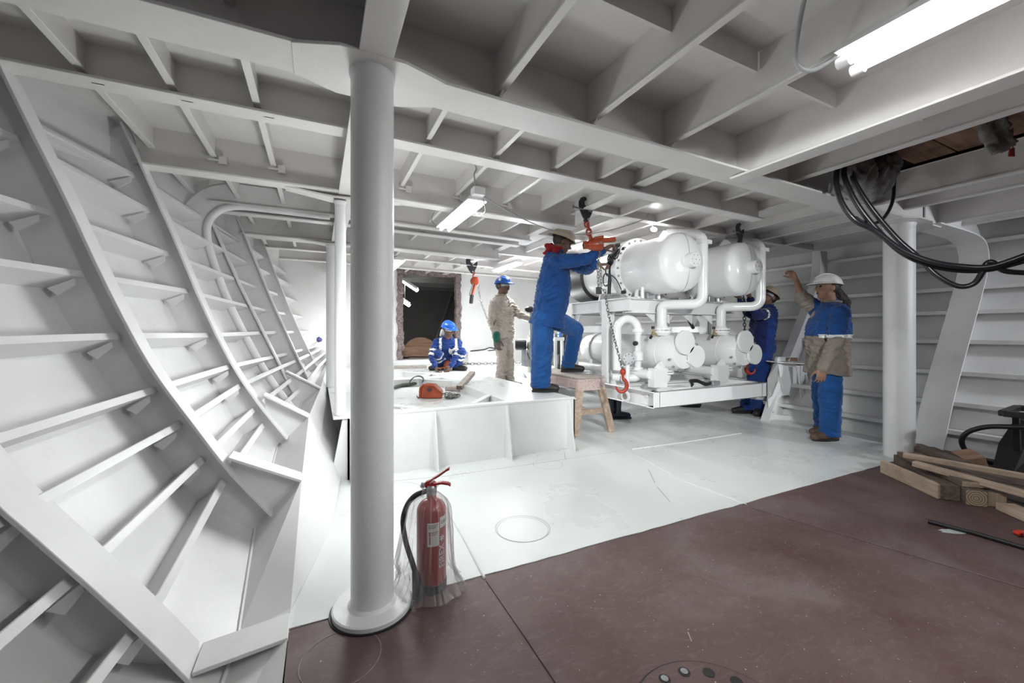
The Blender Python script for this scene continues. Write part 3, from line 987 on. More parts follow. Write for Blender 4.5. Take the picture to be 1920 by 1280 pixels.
c = pt(996, 585, 6.0)
t = thing('stand_post', 'thin dark post with a black round head, behind the centre worker', 'post', (c.x, c.y, 0.6))
mb = MB(); mb.tube([(c.x, c.y, 0.60), (c.x, c.y, c.z)], 0.022, 8); mb.build('post', M['greymetal'], t, 60)
mb = MB(); mb.ball(c + Vector((-0.03, 0, 0.04)), 0.06, 12, 8, (1.2, 1, 0.8)); mb.build('head', M['black'], t, 60)
c = pt(1052, 645, 6.55)
t = thing('black_motor', 'big black motor drum between the legs of the centre worker', 'motor', (c.x, c.y, 0.3))
mb = MB(); mb.lathe([(0.12, -0.2), (0.185, -0.17), (0.185, 0.17), (0.12, 0.2)], c, (0.43, 0.9, 0), 28); mb.build('drum', M['black'], t, 40)
mb = MB(); mb.box(c.x - 0.14, c.x + 0.16, c.y - 0.16, c.y + 0.16, 0.302, c.z - 0.15); mb.build('base', M['blackmetal'], t, bevel=0.01)

# ================================================================== STEP STOOL
st = thing('step_stool', 'pinkish wooden step stool under the worker\'s raised boot', 'stool', (2.76, 4.2, 0))
SX0, SX1, SY0, SY1, SZ = 2.56, 2.90, 3.68, 4.75, 0.63
mb = MB(); mb.box(SX0 - 0.01, SX1 + 0.01, SY0 - 0.02, SY1 + 0.02, SZ - 0.02, SZ); mb.build('top_board', M['greywood'], st, bevel=0.003)
for x in (SX0, SX1 - 0.03):
    mb = MB(); mb.box(x, x + 0.03, SY0, SY1, SZ - 0.13, SZ - 0.021); mb.build('side_rail', M['pinkwood'], st, bevel=0.003)
for y in (SY0 - 0.012, SY1 - 0.018):
    mb = MB(); mb.prism([(SX0 - 0.015, y, SZ - 0.15), (SX1 + 0.015, y, SZ - 0.15), (SX1 + 0.005, y, SZ - 0.021), (SX0 - 0.005, y, SZ - 0.021)], (0, 0.03, 0)); e = mb.build('end_board', M['pinkwood'], st, bevel=0.003)
    mb = MB()
    for k in range(6):
        for zz in (SZ - 0.05, SZ - 0.12):
            mb.ball((SX0 + 0.03 + k * 0.056, y - 0.001, zz + 0.01 * (k % 2)), 0.004, 6, 4)
    mb.build('nail', M['blackmetal'], e)['kind'] = 'stuff'
for x, sx in ((SX0 + 0.04, -1), (SX1 - 0.04, 1)):
    for y, sy in ((SY0 + 0.02, -1), (SY1 - 0.05, 1)):
        mb = MB(); mb.beam((x, y, SZ - 0.05), (x + sx * 0.115, y + sy * 0.07, 0.006), 0.085, 0.04, up=(0, 1, 0)); mb.build('leg', M['pine'], st, bevel=0.003)
mb = MB(); mb.box(SX0 - 0.02, SX1 + 0.02, SY0 - 0.01, SY0 + 0.02, 0.215, 0.27); mb.build('stretcher', M['pine'], st, bevel=0.002)
mb = MB(); mb.box(SX0 - 0.07, SX0 + 0.11, SY0 + 0.02, SY1 - 0.1, 0.27, 0.295); mb.build('lower_step', M['pinkwood'], st, bevel=0.003)

# ================================================================== CHILLER SKID hung from chain hoists
SKX0, SKX1, SKY0, SKY1, SB, STP = 3.0, 4.77, 3.02, 5.15, 0.365, 0.53
sk = thing('chiller_skid', 'white twin refrigeration skid with two big domed tanks over two condensers', 'machine', (3.9, 4.0, SB))
W_ = M['machine']
bf = None
mb = MB()
mb.box(SKX0, SKX1, SKY0, SKY0 + 0.010, SB, STP)
mb.box(SKX0 - 0.01, SKX1 + 0.01, SKY0, SKY0 + 0.09, STP - 0.010, STP)
mb.box(SKX0 - 0.01, SKX1 + 0.01, SKY0, SKY0 + 0.09, SB, SB + 0.010)
bf = mb.build('front_channel', W_, sk, bevel=0.003)
for nm, x0, xw, x1 in (('side_channel', SKX0, SKX0 + 0.075, SKX0 + 0.085), ('side_channel', SKX1 - 0.085, SKX1 - 0.085, SKX1)):
    mb = MB()
    mb.box(xw, xw + 0.010, SKY0, SKY1, SB, STP)
    mb.box(x0, x1, SKY0 + 0.01, SKY1, STP - 0.010, STP)
    mb.box(x0, x1, SKY0 + 0.01, SKY1, SB, SB + 0.010)
    mb.build(nm, W_, sk, bevel=0.002)
mb = MB(); mb.box(SKX0, SKX1, SKY1 - 0.01, SKY1, SB, STP); mb.box(SKX0, SKX1, SKY1 - 0.09, SKY1, STP - 0.01, STP); mb.build('rear_channel', W_, sk)
for y in (3.55, 4.15, 4.75):
    mb = MB(); mb.box(SKX0 + 0.08, SKX1 - 0.08, y, y + 0.14, STP - 0.014, STP - 0.002); mb.box(SKX0 + 0.08, SKX1 - 0.08, y + 0.06, y + 0.07, SB + 0.02, STP); mb.build('cross_plate', W_, sk)
mb = MB(); mb.lathe([(0.0, 0), (0.062, 0.0), (0.062, 0.014), (0.0, 0.014)], (SKX0 + 0.0, 3.44, 0.43), (1, 0, 0), 28); e = mb.build('lifting_eye', W_, sk, 40)
mb = MB(); mb.lathe([(0.034, -0.002), (0.036, -0.002), (0.036, 0.0), (0.034, 0.0)], (SKX0 - 0.0, 3.44, 0.43), (1, 0, 0), 24); mb.build('eye_ring', M['scuff'], e)
mb = MB(); mb.lathe([(0.014, 0), (0.014, 0.02)], (SKX0 + 0.055, 3.17, 0.465), (1, 0, 0), 14); mb.build('plug', W_, sk, 40)
mb = MB(); mb.box(3.35, 3.62, 3.10, 3.28, STP - 0.002, STP + 0.006); mb.build('foot_pad', W_, sk)

# posts and upper cradle
PZ = 1.36
for x in (SKX0 + 0.06, SKX1 - 0.07):
    for y in (3.80, 4.52):
        mb = MB()
        mb.box(x - 0.055, x - 0.047, y - 0.05, y + 0.05, STP, PZ + 0.14)
        mb.box(x + 0.047, x + 0.055, y - 0.05, y + 0.05, STP, PZ + 0.14)
        mb.box(x - 0.05, x + 0.05, y - 0.004, y + 0.004, STP, PZ + 0.14)
        mb.build('post', W_, sk, bevel=0.002)
        mb = MB()
        mb.prism([(x - 0.004, y - 0.05, STP), (x - 0.004, y - 0.15, STP), (x - 0.004, y - 0.05, STP + 0.16)], (0.008, 0, 0))
        mb.build('post_gusset', W_, sk)
    mb = MB()
    mb.box(x - 0.006, x + 0.006, 3.42, 4.78, PZ, PZ + 0.14)
    mb.box(x - 0.05, x + 0.05, 3.42, 4.78, PZ + 0.132, PZ + 0.142)
    mb.box(x - 0.05, x + 0.05, 3.42, 4.78, PZ - 0.002, PZ + 0.008)
    mb.build('cradle_beam', W_, sk, bevel=0.002)
    mb = MB()
    mb.box(x - 0.05, x + 0.05, 3.85, 4.47, 1.12, 1.13)
    mb.box(x - 0.006, x + 0.006, 3.85, 4.47, 1.13, 1.2)
    mb.build('side_tie', W_, sk)
    for y, s in ((3.85, 1), (4.47, -1)):
        mb = MB(); mb.prism([(x, y, PZ), (x, y + s * 0.12, PZ), (x, y, PZ - 0.16)], (0.01, 0, 0)); mb.build('gusset', W_, sk)
for y in (3.50, 3.82, 4.52):
    mb = MB()
    mb.box(SKX0 + 0.06, SKX1 - 0.07, y - 0.006, y + 0.006, PZ - 0.02, PZ + 0.13)
    mb.box(SKX0 + 0.06, SKX1 - 0.07, y - 0.05, y + 0.05, PZ + 0.128, PZ + 0.138)
    mb.box(SKX0 + 0.06, SKX1 - 0.07, y - 0.05, y + 0.05, PZ - 0.022, PZ - 0.012)
    mb.build('cradle_crossbeam', W_, sk, bevel=0.002)
for x in (3.42, 3.62, 4.0, 4.35):
    mb = MB(); mb.prism([(x - 0.08, 3.50, PZ - 0.02), (x + 0.10, 3.50, PZ - 0.02), (x + 0.10, 3.50, PZ - 0.14)], (0, 0.01, 0)); mb.build('gusset', W_, sk)
mb = MB(); mb.beam((4.14, 3.62, 1.33), (4.26, 3.62, 1.17), 0.03, 0.03); mb.build('brace', M['blackmetal'], sk)

TZ, TR = 1.855, 0.310


def unit(dx, label_tank):
    X = 3.42 + dx
    # pressure vessel with domed end
    mb = MB()
    prof = [(TR, 0.0), (TR, 0.58)] + [(TR * max(0.0, math.cos(rad(a))) ** 0.82, 0.58 + 0.135 * math.sin(rad(a)) ** 0.82) for a in range(6, 90, 6)] + [(0.0, 0.715)]
    mb.lathe(prof, (X, 3.67, TZ), (0, -1, 0), 56)
    tank = mb.build('tank', W_, sk, 30)
    tank['label'] = label_tank
    mb = MB()
    pts = [Vector((X, 3.67 - 0.58 - 0.136 * max(0.0, math.sin(rad(a))) ** 0.82, TZ + math.copysign((TR + 0.001) * abs(math.cos(rad(a))) ** 0.82, math.cos(rad(a))))) for a in range(0, 181, 6)]
    mb.tube(pts, 0.0032, 6); mb.build('dome_seam', M['greymetal'], tank, 60)
    mb = MB(); mb.lathe([(0.076, 0), (0.076, 0.085), (0.072, 0.09), (0.0, 0.09)], (X, 2.965, TZ), (0, -1, 0), 32); boss = mb.build('dome_boss', W_, tank, 30)
    mb = MB()
    for k in range(7):
        a, r_ = k * math.pi / 3, (0.05 if k < 6 else 0)
        mb.lathe([(0.006, 0), (0.006, 0.004)], (X + r_ * math.cos(a), 2.877, TZ + r_ * math.sin(a)), (0, -1, 0), 8)
    mb.build('boss_bolts', M['greymetal'], boss)['kind'] = 'stuff'
    mb = MB(); mb.lathe([(TR + 0.012, 0.05), (0.372, 0.045), (0.375, 0.04), (0.375, 0.004), (0.372, 0), (TR - 0.05, 0.0)], (X, 3.70, TZ), (0, -1, 0), 56); fa = mb.build('tank_flange', W_, sk, 30)
    mb = MB(); mb.lathe([(TR - 0.05, 0.0), (0.372, 0.0), (0.375, 0.004), (0.375, 0.04), (0.372, 0.045), (0.26, 0.05)], (X, 3.70, TZ), (0, 1, 0), 56); mb.build('tank_flange', W_, sk, 30)
    mb = MB()
    for k in range(24):
        a = k * 2 * math.pi / 24
        mb.lathe([(0.013, 0.0), (0.013, 0.012), (0.009, 0.013), (0.009, 0.02)], (X + 0.342 * math.cos(a), 3.656, TZ + 0.342 * math.sin(a)), (0, -1, 0), 8)
    mb.build('flange_bolts', M['greymetal'], fa, 40)['kind'] = 'stuff'
    mb = MB(); mb.lathe([(0.265, 0), (0.265, 0.86)], (X, 3.74, TZ), (0, 1, 0), 40); mb.build('motor_housing', W_, sk, 30)
    mb = MB(); mb.lathe([(0.27, 0), (0.312, 0.01), (0.312, 0.36), (0.27, 0.37), (0.0, 0.37)], (X, 4.42, TZ), (0, 1, 0), 40); mb.build('motor_end_band', M['black'], sk, 30)
    mb = MB(); mb.lathe([(0.26, 0), (0.24, 0.06), (0.10, 0.12), (0.0, 0.13)], (X, 4.79, TZ), (0, 1, 0), 36); mb.build('motor_end_cap', W_, sk, 30)
    # lug on the top
    mb = MB(); mb.prism([(X - 0.006, 3.40, TZ + TR - 0.02), (X - 0.006, 3.18, TZ + TR - 0.02), (X - 0.006, 3.24, TZ + TR + 0.05), (X - 0.006, 3.29, TZ + TR + 0.075), (X - 0.006, 3.33, TZ + TR + 0.05)], (0.012, 0, 0)); mb.build('lifting_lug', W_, sk, bevel=0.002)
    # saddles under the vessel
    for y in (3.50, 4.15):
        mb = MB(); mb.prism([(X - 0.22, y, PZ + 0.14), (X + 0.22, y, PZ + 0.14), (X + 0.17, y, TZ - 0.20), (X + 0.0, y, TZ - 0.27), (X - 0.17, y, TZ - 0.20)], (0, 0.03, 0)); mb.build('saddle', W_, sk, bevel=0.002)
        for s in (-1, 1):
            mb = MB(); mb.box(X + s * 0.19 - 0.05, X + s * 0.19 + 0.05, y - 0.06, y + 0.09, PZ + 0.138, PZ + 0.16); mb.build('saddle_foot', W_, sk, bevel=0.002)
    mb = MB(); mb.box(X - 0.13, X - 0.03, 3.40, 3.47, PZ + 0.135, PZ + 0.20); mb.build('terminal_box', M['greymetal'], sk, bevel=0.004)
    mb = MB(); mb.tube(catmull([(X - 0.06, 3.43, PZ + 0.2), (X - 0.02, 3.38, PZ + 0.27), (X + 0.06, 3.36, PZ + 0.2), (X + 0.12, 3.38, PZ + 0.27), (X + 0.16, 3.42, PZ + 0.19)], 5), 0.006, 6); mb.build('sensor_cable', M['black'], sk, 60)
    for ox in (0.05, -0.19):
        mb = MB(); mb.tube([(X + ox, 3.42, PZ + 0.14), (X + ox, 3.42, PZ + 0.26)], 0.02, 10); mb.build('drain_stub', W_, sk, 50)
    # condenser below
    CXx, CZz, CR = 3.56 + dx, 0.895, 0.205
    mb = MB(); mb.lathe([(0.0, 0), (0.165, 0.0), (0.195, 0.10), (CR, 0.2), (CR, 1.55), (0.19, 1.66), (0.13, 1.72), (0, 1.74)], (CXx, 3.14, CZz), (0, 1, 0), 44); cond = mb.build('condenser', W_, sk, 30)
    mb = MB(); mb.lathe([(CR + 0.022, 0), (CR + 0.022, 0.035)], (CXx, 4.55, CZz), (0, 1, 0), 40); mb.build('condenser_flange', W_, cond, 30)
    mb = MB(); mb.lathe([(CR + 0.004, 0), (CR + 0.004, 0.012)], (CXx, 3.37, CZz), (0, 1, 0), 40); mb.build('weld_band', W_, cond, 30)
    # figure-eight end flange
    e8 = MB()
    for cx, cz, r_ in ((CXx - 0.02, 1.015, 0.130), (CXx + 0.148, 0.860, 0.120)):
        e8.lathe([(r_, 0), (r_, 0.03), (0.0, 0.03)], (cx, 3.13, cz), (0, -1, 0), 36)
    e8.beam((CXx - 0.02, 3.1165, 1.015), (CXx + 0.148, 3.1165, 0.860), 0.15, 0.027, up=(0, 1, 0))
    e8.build('end_flange', W_, sk)
    mb = MB()
    for cx, cz in ((CXx + 0.11, 1.06), (CXx + 0.145, 0.985)):
        mb.lathe([(0.012, 0), (0.02, 0.004), (0.02, 0.014), (0.012, 0.018)], (cx, 3.12, cz), (0, -1, 0), 12)
    for k in range(4): mb.lathe([(0.013, 0), (0.013, 0.02)], (CXx + 0.19 * math.cos(rad(200 + k * 30)), 3.19, CZz + 0.19 * math.sin(rad(200 + k * 30))), (0, -1, 0), 8)
    mb.build('end_bolts', M['greymetal'], sk, 40)['kind'] = 'stuff'
    mb = MB(); mb.prism([(CXx + 0.02, 3.12, 0.80), (CXx + 0.10, 3.12, 0.86), (CXx + 0.10, 3.12, 0.77)], (0, 0.02, 0)); mb.build('rib', W_, sk)
    mb = MB(); mb.lathe([(0.09, 0), (0.10, 0.14)], (CXx + 0.155, 3.14, 0.855), (0, 1, 0), 28); mb.build('end_neck', W_, sk, 30)
    # suction pipe from condenser up past the dome
    px, py = 3.5 + dx, 3.40
    mb = MB(); mb.lathe([(0.07, 0), (0.095, 0.03), (0.105, 0.032), (0.105, 0.055), (0.0, 0.055)], (px, py, 1.085), n=28); mb.build('pipe_flange', W_, sk, 30)
    mb = MB(); mb.lathe([(0.0, 0.0), (0.105, 0), (0.105, 0.024), (0.07, 0.026), (0.06, 0.05)], (px, py, 1.148), n=28); mb.build('pipe_flange', W_, sk, 30)
    mb = MB()
    for k in range(8): mb.lathe([(0.009, 0), (0.009, 0.022)], (px + 0.088 * math.cos(k * .785), py + 0.088 * math.sin(k * .785), 1.133), n=6)
    mb.build('flange_studs', M['greymetal'], sk)['kind'] = 'stuff'
    P = fillet([(px, py, 1.17), (px, py, 1.43), (px + 0.06, py - 0.10, 1.43), (3.765 + dx, 3.08, 1.43), (3.765 + dx, 3.08, 2.19), (3.60 + dx, 3.42, 2.25)], 0.11, 7)
    mb = MB(); mb.tube(P, 0.055, 20); mb.build('suction_pipe', W_, sk, 50)
    mb = MB(); mb.box(3.765 + dx - 0.075, 3.765 + dx + 0.09, 3.03, 3.13, 2.08, 2.125); mb.build('pipe_clamp', W_, sk, bevel=0.004)
    # bottom outlet elbow
    mb = MB(); mb.lathe([(0.0, 0), (0.10, 0), (0.10, 0.022), (0.0, 0.022)], (px, 3.36, 0.66), n=26); mb.lathe([(0.0, 0), (0.10, 0), (0.10, 0.02), (0.075, 0.022), (0.075, 0.04)], (px, 3.36, 0.688), n=26); mb.build('outlet_flange', W_, sk, 30)
    mb = MB(); mb.tube(fillet([(px, 3.36, 0.67), (px, 3.36, 0.595), (px - 0.02, 3.62, 0.595)], 0.07, 6), 0.064, 20); mb.build('outlet_elbow', W_, sk, 50)
    # saddle box
    mb = MB(); mb.box(CXx - 0.33, CXx - 0.14, 3.24, 3.34, STP, 0.735); mb.prism([(CXx - 0.29, 3.29, 0.72), (CXx + 0.20, 3.29, 0.72), (CXx + 0.2, 3.29, 0.8), (CXx - 0.2, 3.29, 0.8)], (0, 0.02, 0))
    mb.build('condenser_saddle', W_, sk, bevel=0.003)
    mb = MB(); mb.box(CXx - 0.2, CXx + 0.2, 4.5, 4.56, STP, 0.75); mb.build('condenser_saddle', W_, sk, bevel=0.003)
    mb = MB(); mb.tube([(CXx - 0.33, 3.3, 0.665), (CXx - 0.30, 4.75, 0.665)], 0.05, 16); mb.build('header_pipe', W_, sk, 40)
    # brass valve with black caps
    c = Vector((CXx - 0.19, 3.40, 1.125))
    mb = MB(); mb.tube([c + Vector((-0.05, -0.02, -0.045)), c, c + Vector((0.055, 0, -0.04))], 0.012, 8); mb.tube([c, c + Vector((-0.005, 0, 0.04))], 0.012, 8); v = mb.build('brass_valve', M['brass'], sk, 50)
    mb = MB(); mb.lathe([(0.018, 0), (0.018, 0.03)], c + Vector((-0.005, 0, 0.035)), n=10); mb.build('valve_cap', M['black'], v, 40)
    mb = MB(); mb.lathe([(0.015, 0), (0.015, 0.035)], c + Vector((-0.045, -0.02, -0.045)), (-0.7, -0.2, -0.6), 10); mb.build('valve_cap', M['black'], v, 40)


unit(0.0, 'near domed pressure tank with round bolted boss')
unit(0.985, 'far domed pressure tank, seen behind the pipe')
# vertical liquid line with U bend on the near side
mb = MB(); mb.tube([Vector((3.03, 3.60, 0.70)), Vector((3.03, 3.60, 1.17))] + [Vector((3.135 - 0.105 * math.cos(rad(q)), 3.60 - 0.10 * q / 180, 1.17 + 0.105 * math.sin(rad(q)))) for q in range(15, 180, 15)] + [Vector((3.24, 3.50, 1.17)), Vector((3.24, 3.50, 1.10))], 0.044, 18); mb.build('u_bend_pipe', W_, sk, 50)
mb = MB(); mb.lathe([(0.055, 0), (0.055, 0.03), (0.036, 0.032), (0.036, 0.1), (0.058, 0.11), (0.058, 0.19), (0.034, 0.22), (0.034, 0.42), (0.06, 0.425), (0.06, 0.46)], (3.24, 3.50, 0.70), n=24); mb.build('stop_valve', W_, sk, 30)
mb = MB(); mb.lathe([(0.02, 0), (0.026, 0.01), (0.026, 0.04), (0.015, 0.045)], (3.19, 3.47, 1.0), (-0.9, -0.4, 0), 14); mb.build('valve_cap', M['black'], sk, 40)
mb = MB(); mb.tube(fillet([(3.24, 3.50, 0.71), (3.24, 3.50, 0.61), (3.14, 3.56, 0.61), (3.06, 3.70, 0.61)], 0.07, 6), 0.043, 16); mb.build('drain_elbow', W_, sk, 50)
mb = MB(); mb.box(3.17, 3.32, 3.44, 3.56, 0.695, 0.71); mb.build('pipe_flange', W_, sk, bevel=0.003)
c = Vector((3.10, 3.50, 0.83))
mb = MB(); mb.lathe([(0.0, 0), (0.062, 0), (0.066, 0.006), (0.066, 0.02), (0.0, 0.024)], c, (-0.45, -0.9, 0), 28); g = mb.build('gauge_flange', M['lightgrey'], sk, 30)
mb = MB()
for k in range(8):
    a = k * math.pi / 4
    mb.ball(c + Vector((-0.012 + 0.9 * 0.05 * math.cos(a), -0.024 - 0.45 * 0.05 * math.cos(a), 0.05 * math.sin(a))), 0.006, 6, 4)
mb.build('gauge_bolts', M['blackmetal'], g)['kind'] = 'stuff'
mb = MB(); mb.tube([(3.11, 3.52, 0.53), (3.11, 3.52, 0.8)], 0.022, 10); mb.build('gauge_stem', W_, sk, 40)
mb = MB(); mb.box(3.32, 3.328, 4.0, 4.06, 0.98, 1.03); mb.build('red_sticker', M['redhook'], sk)
# electrical run on the near vessel: boxes, looms and a black conduit
mb = MB(); mb.tube(catmull([(3.17, 3.66, 2.09), (3.09, 3.70, 2.02), (3.06, 3.74, 1.92), (3.055, 3.76, 1.75), (3.06, 3.78, 1.57)], 6), 0.022, 8); mb.build('conduit', M['black'], sk, 60)
mb = MB()
for k in range(10):
    o = Vector((R.uniform(-.04, .03), R.uniform(-.05, .04), R.uniform(-.05, .05)))
    mb.tube(catmull([Vector((3.12, 3.68, 2.10)) + o, Vector((3.07, 3.70, 2.04)) + o * 1.8, Vector((3.05, 3.73, 1.98)) - o, Vector((3.03, 3.76, 1.93)) + o], 5), 0.011, 6)
for a0, r_ in ((0.0, 0.07), (1.4, 0.06), (2.6, 0.075)):
    cc = Vector((3.045, 3.74 + a0 * 0.03, 1.96 - a0 * 0.085))
    mb.tube([cc + Vector((0, math.cos(k * .42) * r_ * 0.7, math.sin(k * .42) * r_)) for k in range(16)], 0.0075, 6)
mb.build('cable_loom', M['black'], sk, 60)['kind'] = 'stuff'
mb = MB(); mb.box(3.06, 3.17, 3.76, 3.92, 1.58, 1.70); mb.build('terminal_box', W_, sk, bevel=0.008)
mb = MB(); mb.tube(catmull([(3.06, 3.80, 1.70), (3.04, 3.74, 1.78), (3.05, 3.64, 1.72), (3.09, 3.60, 1.60)], 6), 0.006, 6); mb.lathe([(0.02, 0), (0.02, 0.05)], (3.09, 3.60, 1.575), (0.5, -0.8, 0), 10); mb.build('sensor_cable', M['black'], sk, 60)
c = Vector((3.16, 5.02, 1.05))
mb = MB(); mb.box(c.x - 0.09, c.x + 0.07, c.y - 0.03, c.y + 0.03, c.z - 0.05, c.z + 0.0); mb.build('valve_block', M['machine'], sk, bevel=0.004)
mb = MB(); mb.box(c.x - 0.02, c.x + 0.02, c.y - 0.03, c.y + 0.03, c.z, c.z + 0.07); mb.build('valve_coil', paint('blue_plastic', (0.03, 0.2, 0.62), 0.4, 0.05, 5, 0), sk, bevel=0.004)
for dx in (-0.07, -0.045, 0.045):
    mb = MB(); mb.lathe([(0.012, 0), (0.012, 0.03), (0.02, 0.034), (0.02, 0.05)], c + Vector((dx, 0, 0)), n=10); mb.build('block_valve', M['greymetal'], sk, 40)
for x0_, x1_ in ((-0.085, -0.05), (0.03, 0.06)):
    mb = MB(); mb.box(c.x + x0_, c.x + x1_, c.y - 0.02, c.y + 0.02, STP, c.z - 0.05); mb.build('valve_stand', M['machine'], sk)

# cable end with grey connector lying on the skid
t = thing('cable_connector', 'black cable coil with grey connector lying on the front edge of the skid', 'cable', (3.82, 3.13, STP))
mb = MB()
for k in range(4):
    z0 = 0.008 + k * 0.008
    mb.tube(catmull([(3.62 + k * .01, 3.10, STP + z0), (3.68, 3.15 + k * .01, STP + .03 + z0), (3.78, 3.16, STP + 0.035 + z0), (3.86, 3.12, STP + z0), (3.94, 3.11, STP + z0 + .01)], 5), 0.008, 6)
mb.build('cable', M['black'], t, 60)
mb = MB(); mb.box(3.93, 4.05, 3.08, 3.15, STP + 0.002, STP + 0.05); mb.build('connector', M['greymetal'], t, bevel=0.006)

# white foundation seat at the right, behind the skid
t = thing('seat_bracket', 'white plated machine foundation between the skid and the worker in the white helmet', 'foundation', (5.2, 3.2, 0.1))


def plate(name, px, d, th=0.014, mat=None):
    mb = MB(); mb.prism([pt(u, v, d if not isinstance(d, list) else d[i]) for i, (u, v) in enumerate(px)], (0.431 * th, 0.9023 * th, 0))
    return mb.build(name, mat or M['steel'], t)


plate('web_plate', [(1459, 681), (1493, 681), (1507, 774), (1490, 768), (1487, 749), (1479, 740), (1468, 742)], 5.22)
plate('end_plate', [(1452, 681), (1460, 680), (1457, 712), (1447, 742), (1440, 746), (1440, 710)], [5.30, 5.18, 5.16, 5.20, 5.26, 5.32])
plate('end_plate', [(1460, 712), (1468, 740), (1459, 748), (1454, 770), (1441, 772), (1440, 748), (1448, 742)], 5.16)
plate('side_plate', [(1493, 685), (1500, 685), (1500, 727), (1507, 729), (1514, 773), (1508, 777)], 5.14)
plate('gusset', [(1501, 685), (1514, 685), (1514, 700), (1501, 727)], 5.18)
plate('end_plate', [(1512, 700), (1520, 720), (1531, 777), (1514, 773)], 5.16)
mb = MB(); mb.prism([pt(1457, 680, 5.16), pt(1512, 683, 5.10), pt(1512, 683, 5.10) + AWV * 0.22, pt(1457, 680, 5.16) + AWV * 0.22], (0, 0, 0.014)); mb.build('top_plate', M['steel'], t)
mb = MB(); mb.prism([pt(1459, 669, 5.3), pt(1496, 669, 5.26), pt(1495, 677, 5.26), pt(1457, 677, 5.3)], AWV * 0.05); mb.build('stop_bar', M['machine'], t)
mb = MB(); mb.prism([pt(1473, 670, 5.285), pt(1495, 670, 5.255), pt(1495, 676.5, 5.255), pt(1473, 676.5, 5.285)], -AWV * 0.006); mb.build('wood_packing', M['ply'], t)
mb = MB(); mb.tube([pt(1443, 773, 5.2), pt(1468, 757, 5.4), pt(1480, 745, 5.5)], 0.03, 8); mb.build('rusty_strip', M['oldwood'], t, 60)
mb = MB(); mb.prism([pt(1438, 776, 5.24), pt(1530, 783, 5.05), pt(1540, 783, 5.3), pt(1450, 770, 5.6)], (0, 0, -0.1)); mb.build('pad', M['steel'], t)

# ================================================================== LIFTING GEAR
def link_chain(path, mat, parent, name='chain', pitch=0.034, r=0.0042, w=0.022):
    """chain of oval links along a polyline, joined into one part"""
    path = [Vector(p) for p in path]
    segs = [(a, b, (b - a).length) for a, b in zip(path[:-1], path[1:])]
    tot = sum(s[2] for s in segs)
    n = max(2, int(tot / pitch))
    mb = MB()
    for i in range(n):
        s = (i + 0.5) * tot / n
        for a, b, l in segs:
            if s <= l: break
            s -= l
        c = a.lerp(b, min(1, s / max(l, 1e-6)))
        t = (b - a).normalized()
        u = t.orthogonal().normalized()
        q = Matrix.Rotation(rad(90 * (i % 2) + 20), 3, t)
        u = q @ u
        L = pitch * 0.66
        loop = [c + t * (L * math.cos(k * math.pi / 4)) + u * (w * 0.5 * math.sin(k * math.pi / 4)) for k in range(8)]
        loop.append(loop[0])
        mb.tube(loop, r, 5, cap=False)
    o = mb.build(name, mat, parent, 60)
    o['kind'] = 'stuff'
    return o


def beam_clamp(c, s, label, half_only=False):
    """black scissor beam clamp, jaws facing along the girder"""
    t = thing('beam_clamp', label, 'clamp', c, 'black beam clamps under the side girders')
    c = Vector(c)
    L = [(-0.03, 0.11), (-0.065, 0.095), (-0.085, 0.06), (-0.085, 0.02), (-0.07, -0.03), (-0.04, -0.085), (-0.01, -0.115), (0.02, -0.12), (0.02, -0.03), (0.005, 0.01), (-0.02, 0.035), (-0.025, 0.06), (0.0, 0.085), (-0.008, 0.105)]
    Rr = [(0.0, -0.02), (0.09, 0.055), (0.095, 0.02), (0.08, -0.03), (0.05, -0.085), (0.02, -0.125), (-0.01, -0.11)]
    for nm, P, y in (('jaw', L, -0.022), ('jaw', Rr, 0.006)):
        mb = MB(); mb.prism([c + Vector((x * s, y, z * s)) for x, z in P], (0, 0.018, 0)); mb.build(nm, M['blackmetal'], t, bevel=0.003)
    mb = MB(); mb.tube([c + Vector((-0.16 * s, -0.03, -0.005)), c + Vector((0.07 * s, -0.005, -0.02))], 0.008, 8); mb.tube([c + Vector((-0.16 * s, -0.03, 0.012)), c + Vector((-0.16 * s, -0.03, -0.02))], 0.006, 6); mb.build('spindle', M['chain'], t, 60)
    mb = MB(); mb.tube([c + Vector((0.012, -0.035, -0.10 * s)), c + Vector((0.012, 0.04, -0.10 * s))], 0.011, 8); mb.build('shackle_pin', M['greymetal'], t, 60)
    return t


def hook(mb, top, s, d=Vector((1, 0, 0)), n=10):
    """open hook hanging from top; d = side the bowl opens to"""
    top = Vector(top)
    pts = [top, top + Vector((0, 0, -0.03 * s))]
    cc = top + Vector((0, 0, -0.085 * s)) + d * 0.012 * s
    for k in range(11):
        a = rad(112 + k * 24)
        pts.append(cc + d * (0.042 * s * math.cos(a)) + Vector((0, 0, 0.05 * s * math.sin(a))))
    m = len(pts)
    rr = [0.011 * s] * 2 + [0.016 * s * (1.0 - 0.05 * abs(k - 4)) if k < 7 else 0.016 * s * (0.75 - 0.14 * (k - 7)) for k in range(m - 2)]
    mb.tube(pts, [max(r_, 0.004) for r_ in rr], n)
    return pts[-1]


VX = Vector((0.9023, -0.431, 0))           # to the right as the camera sees it
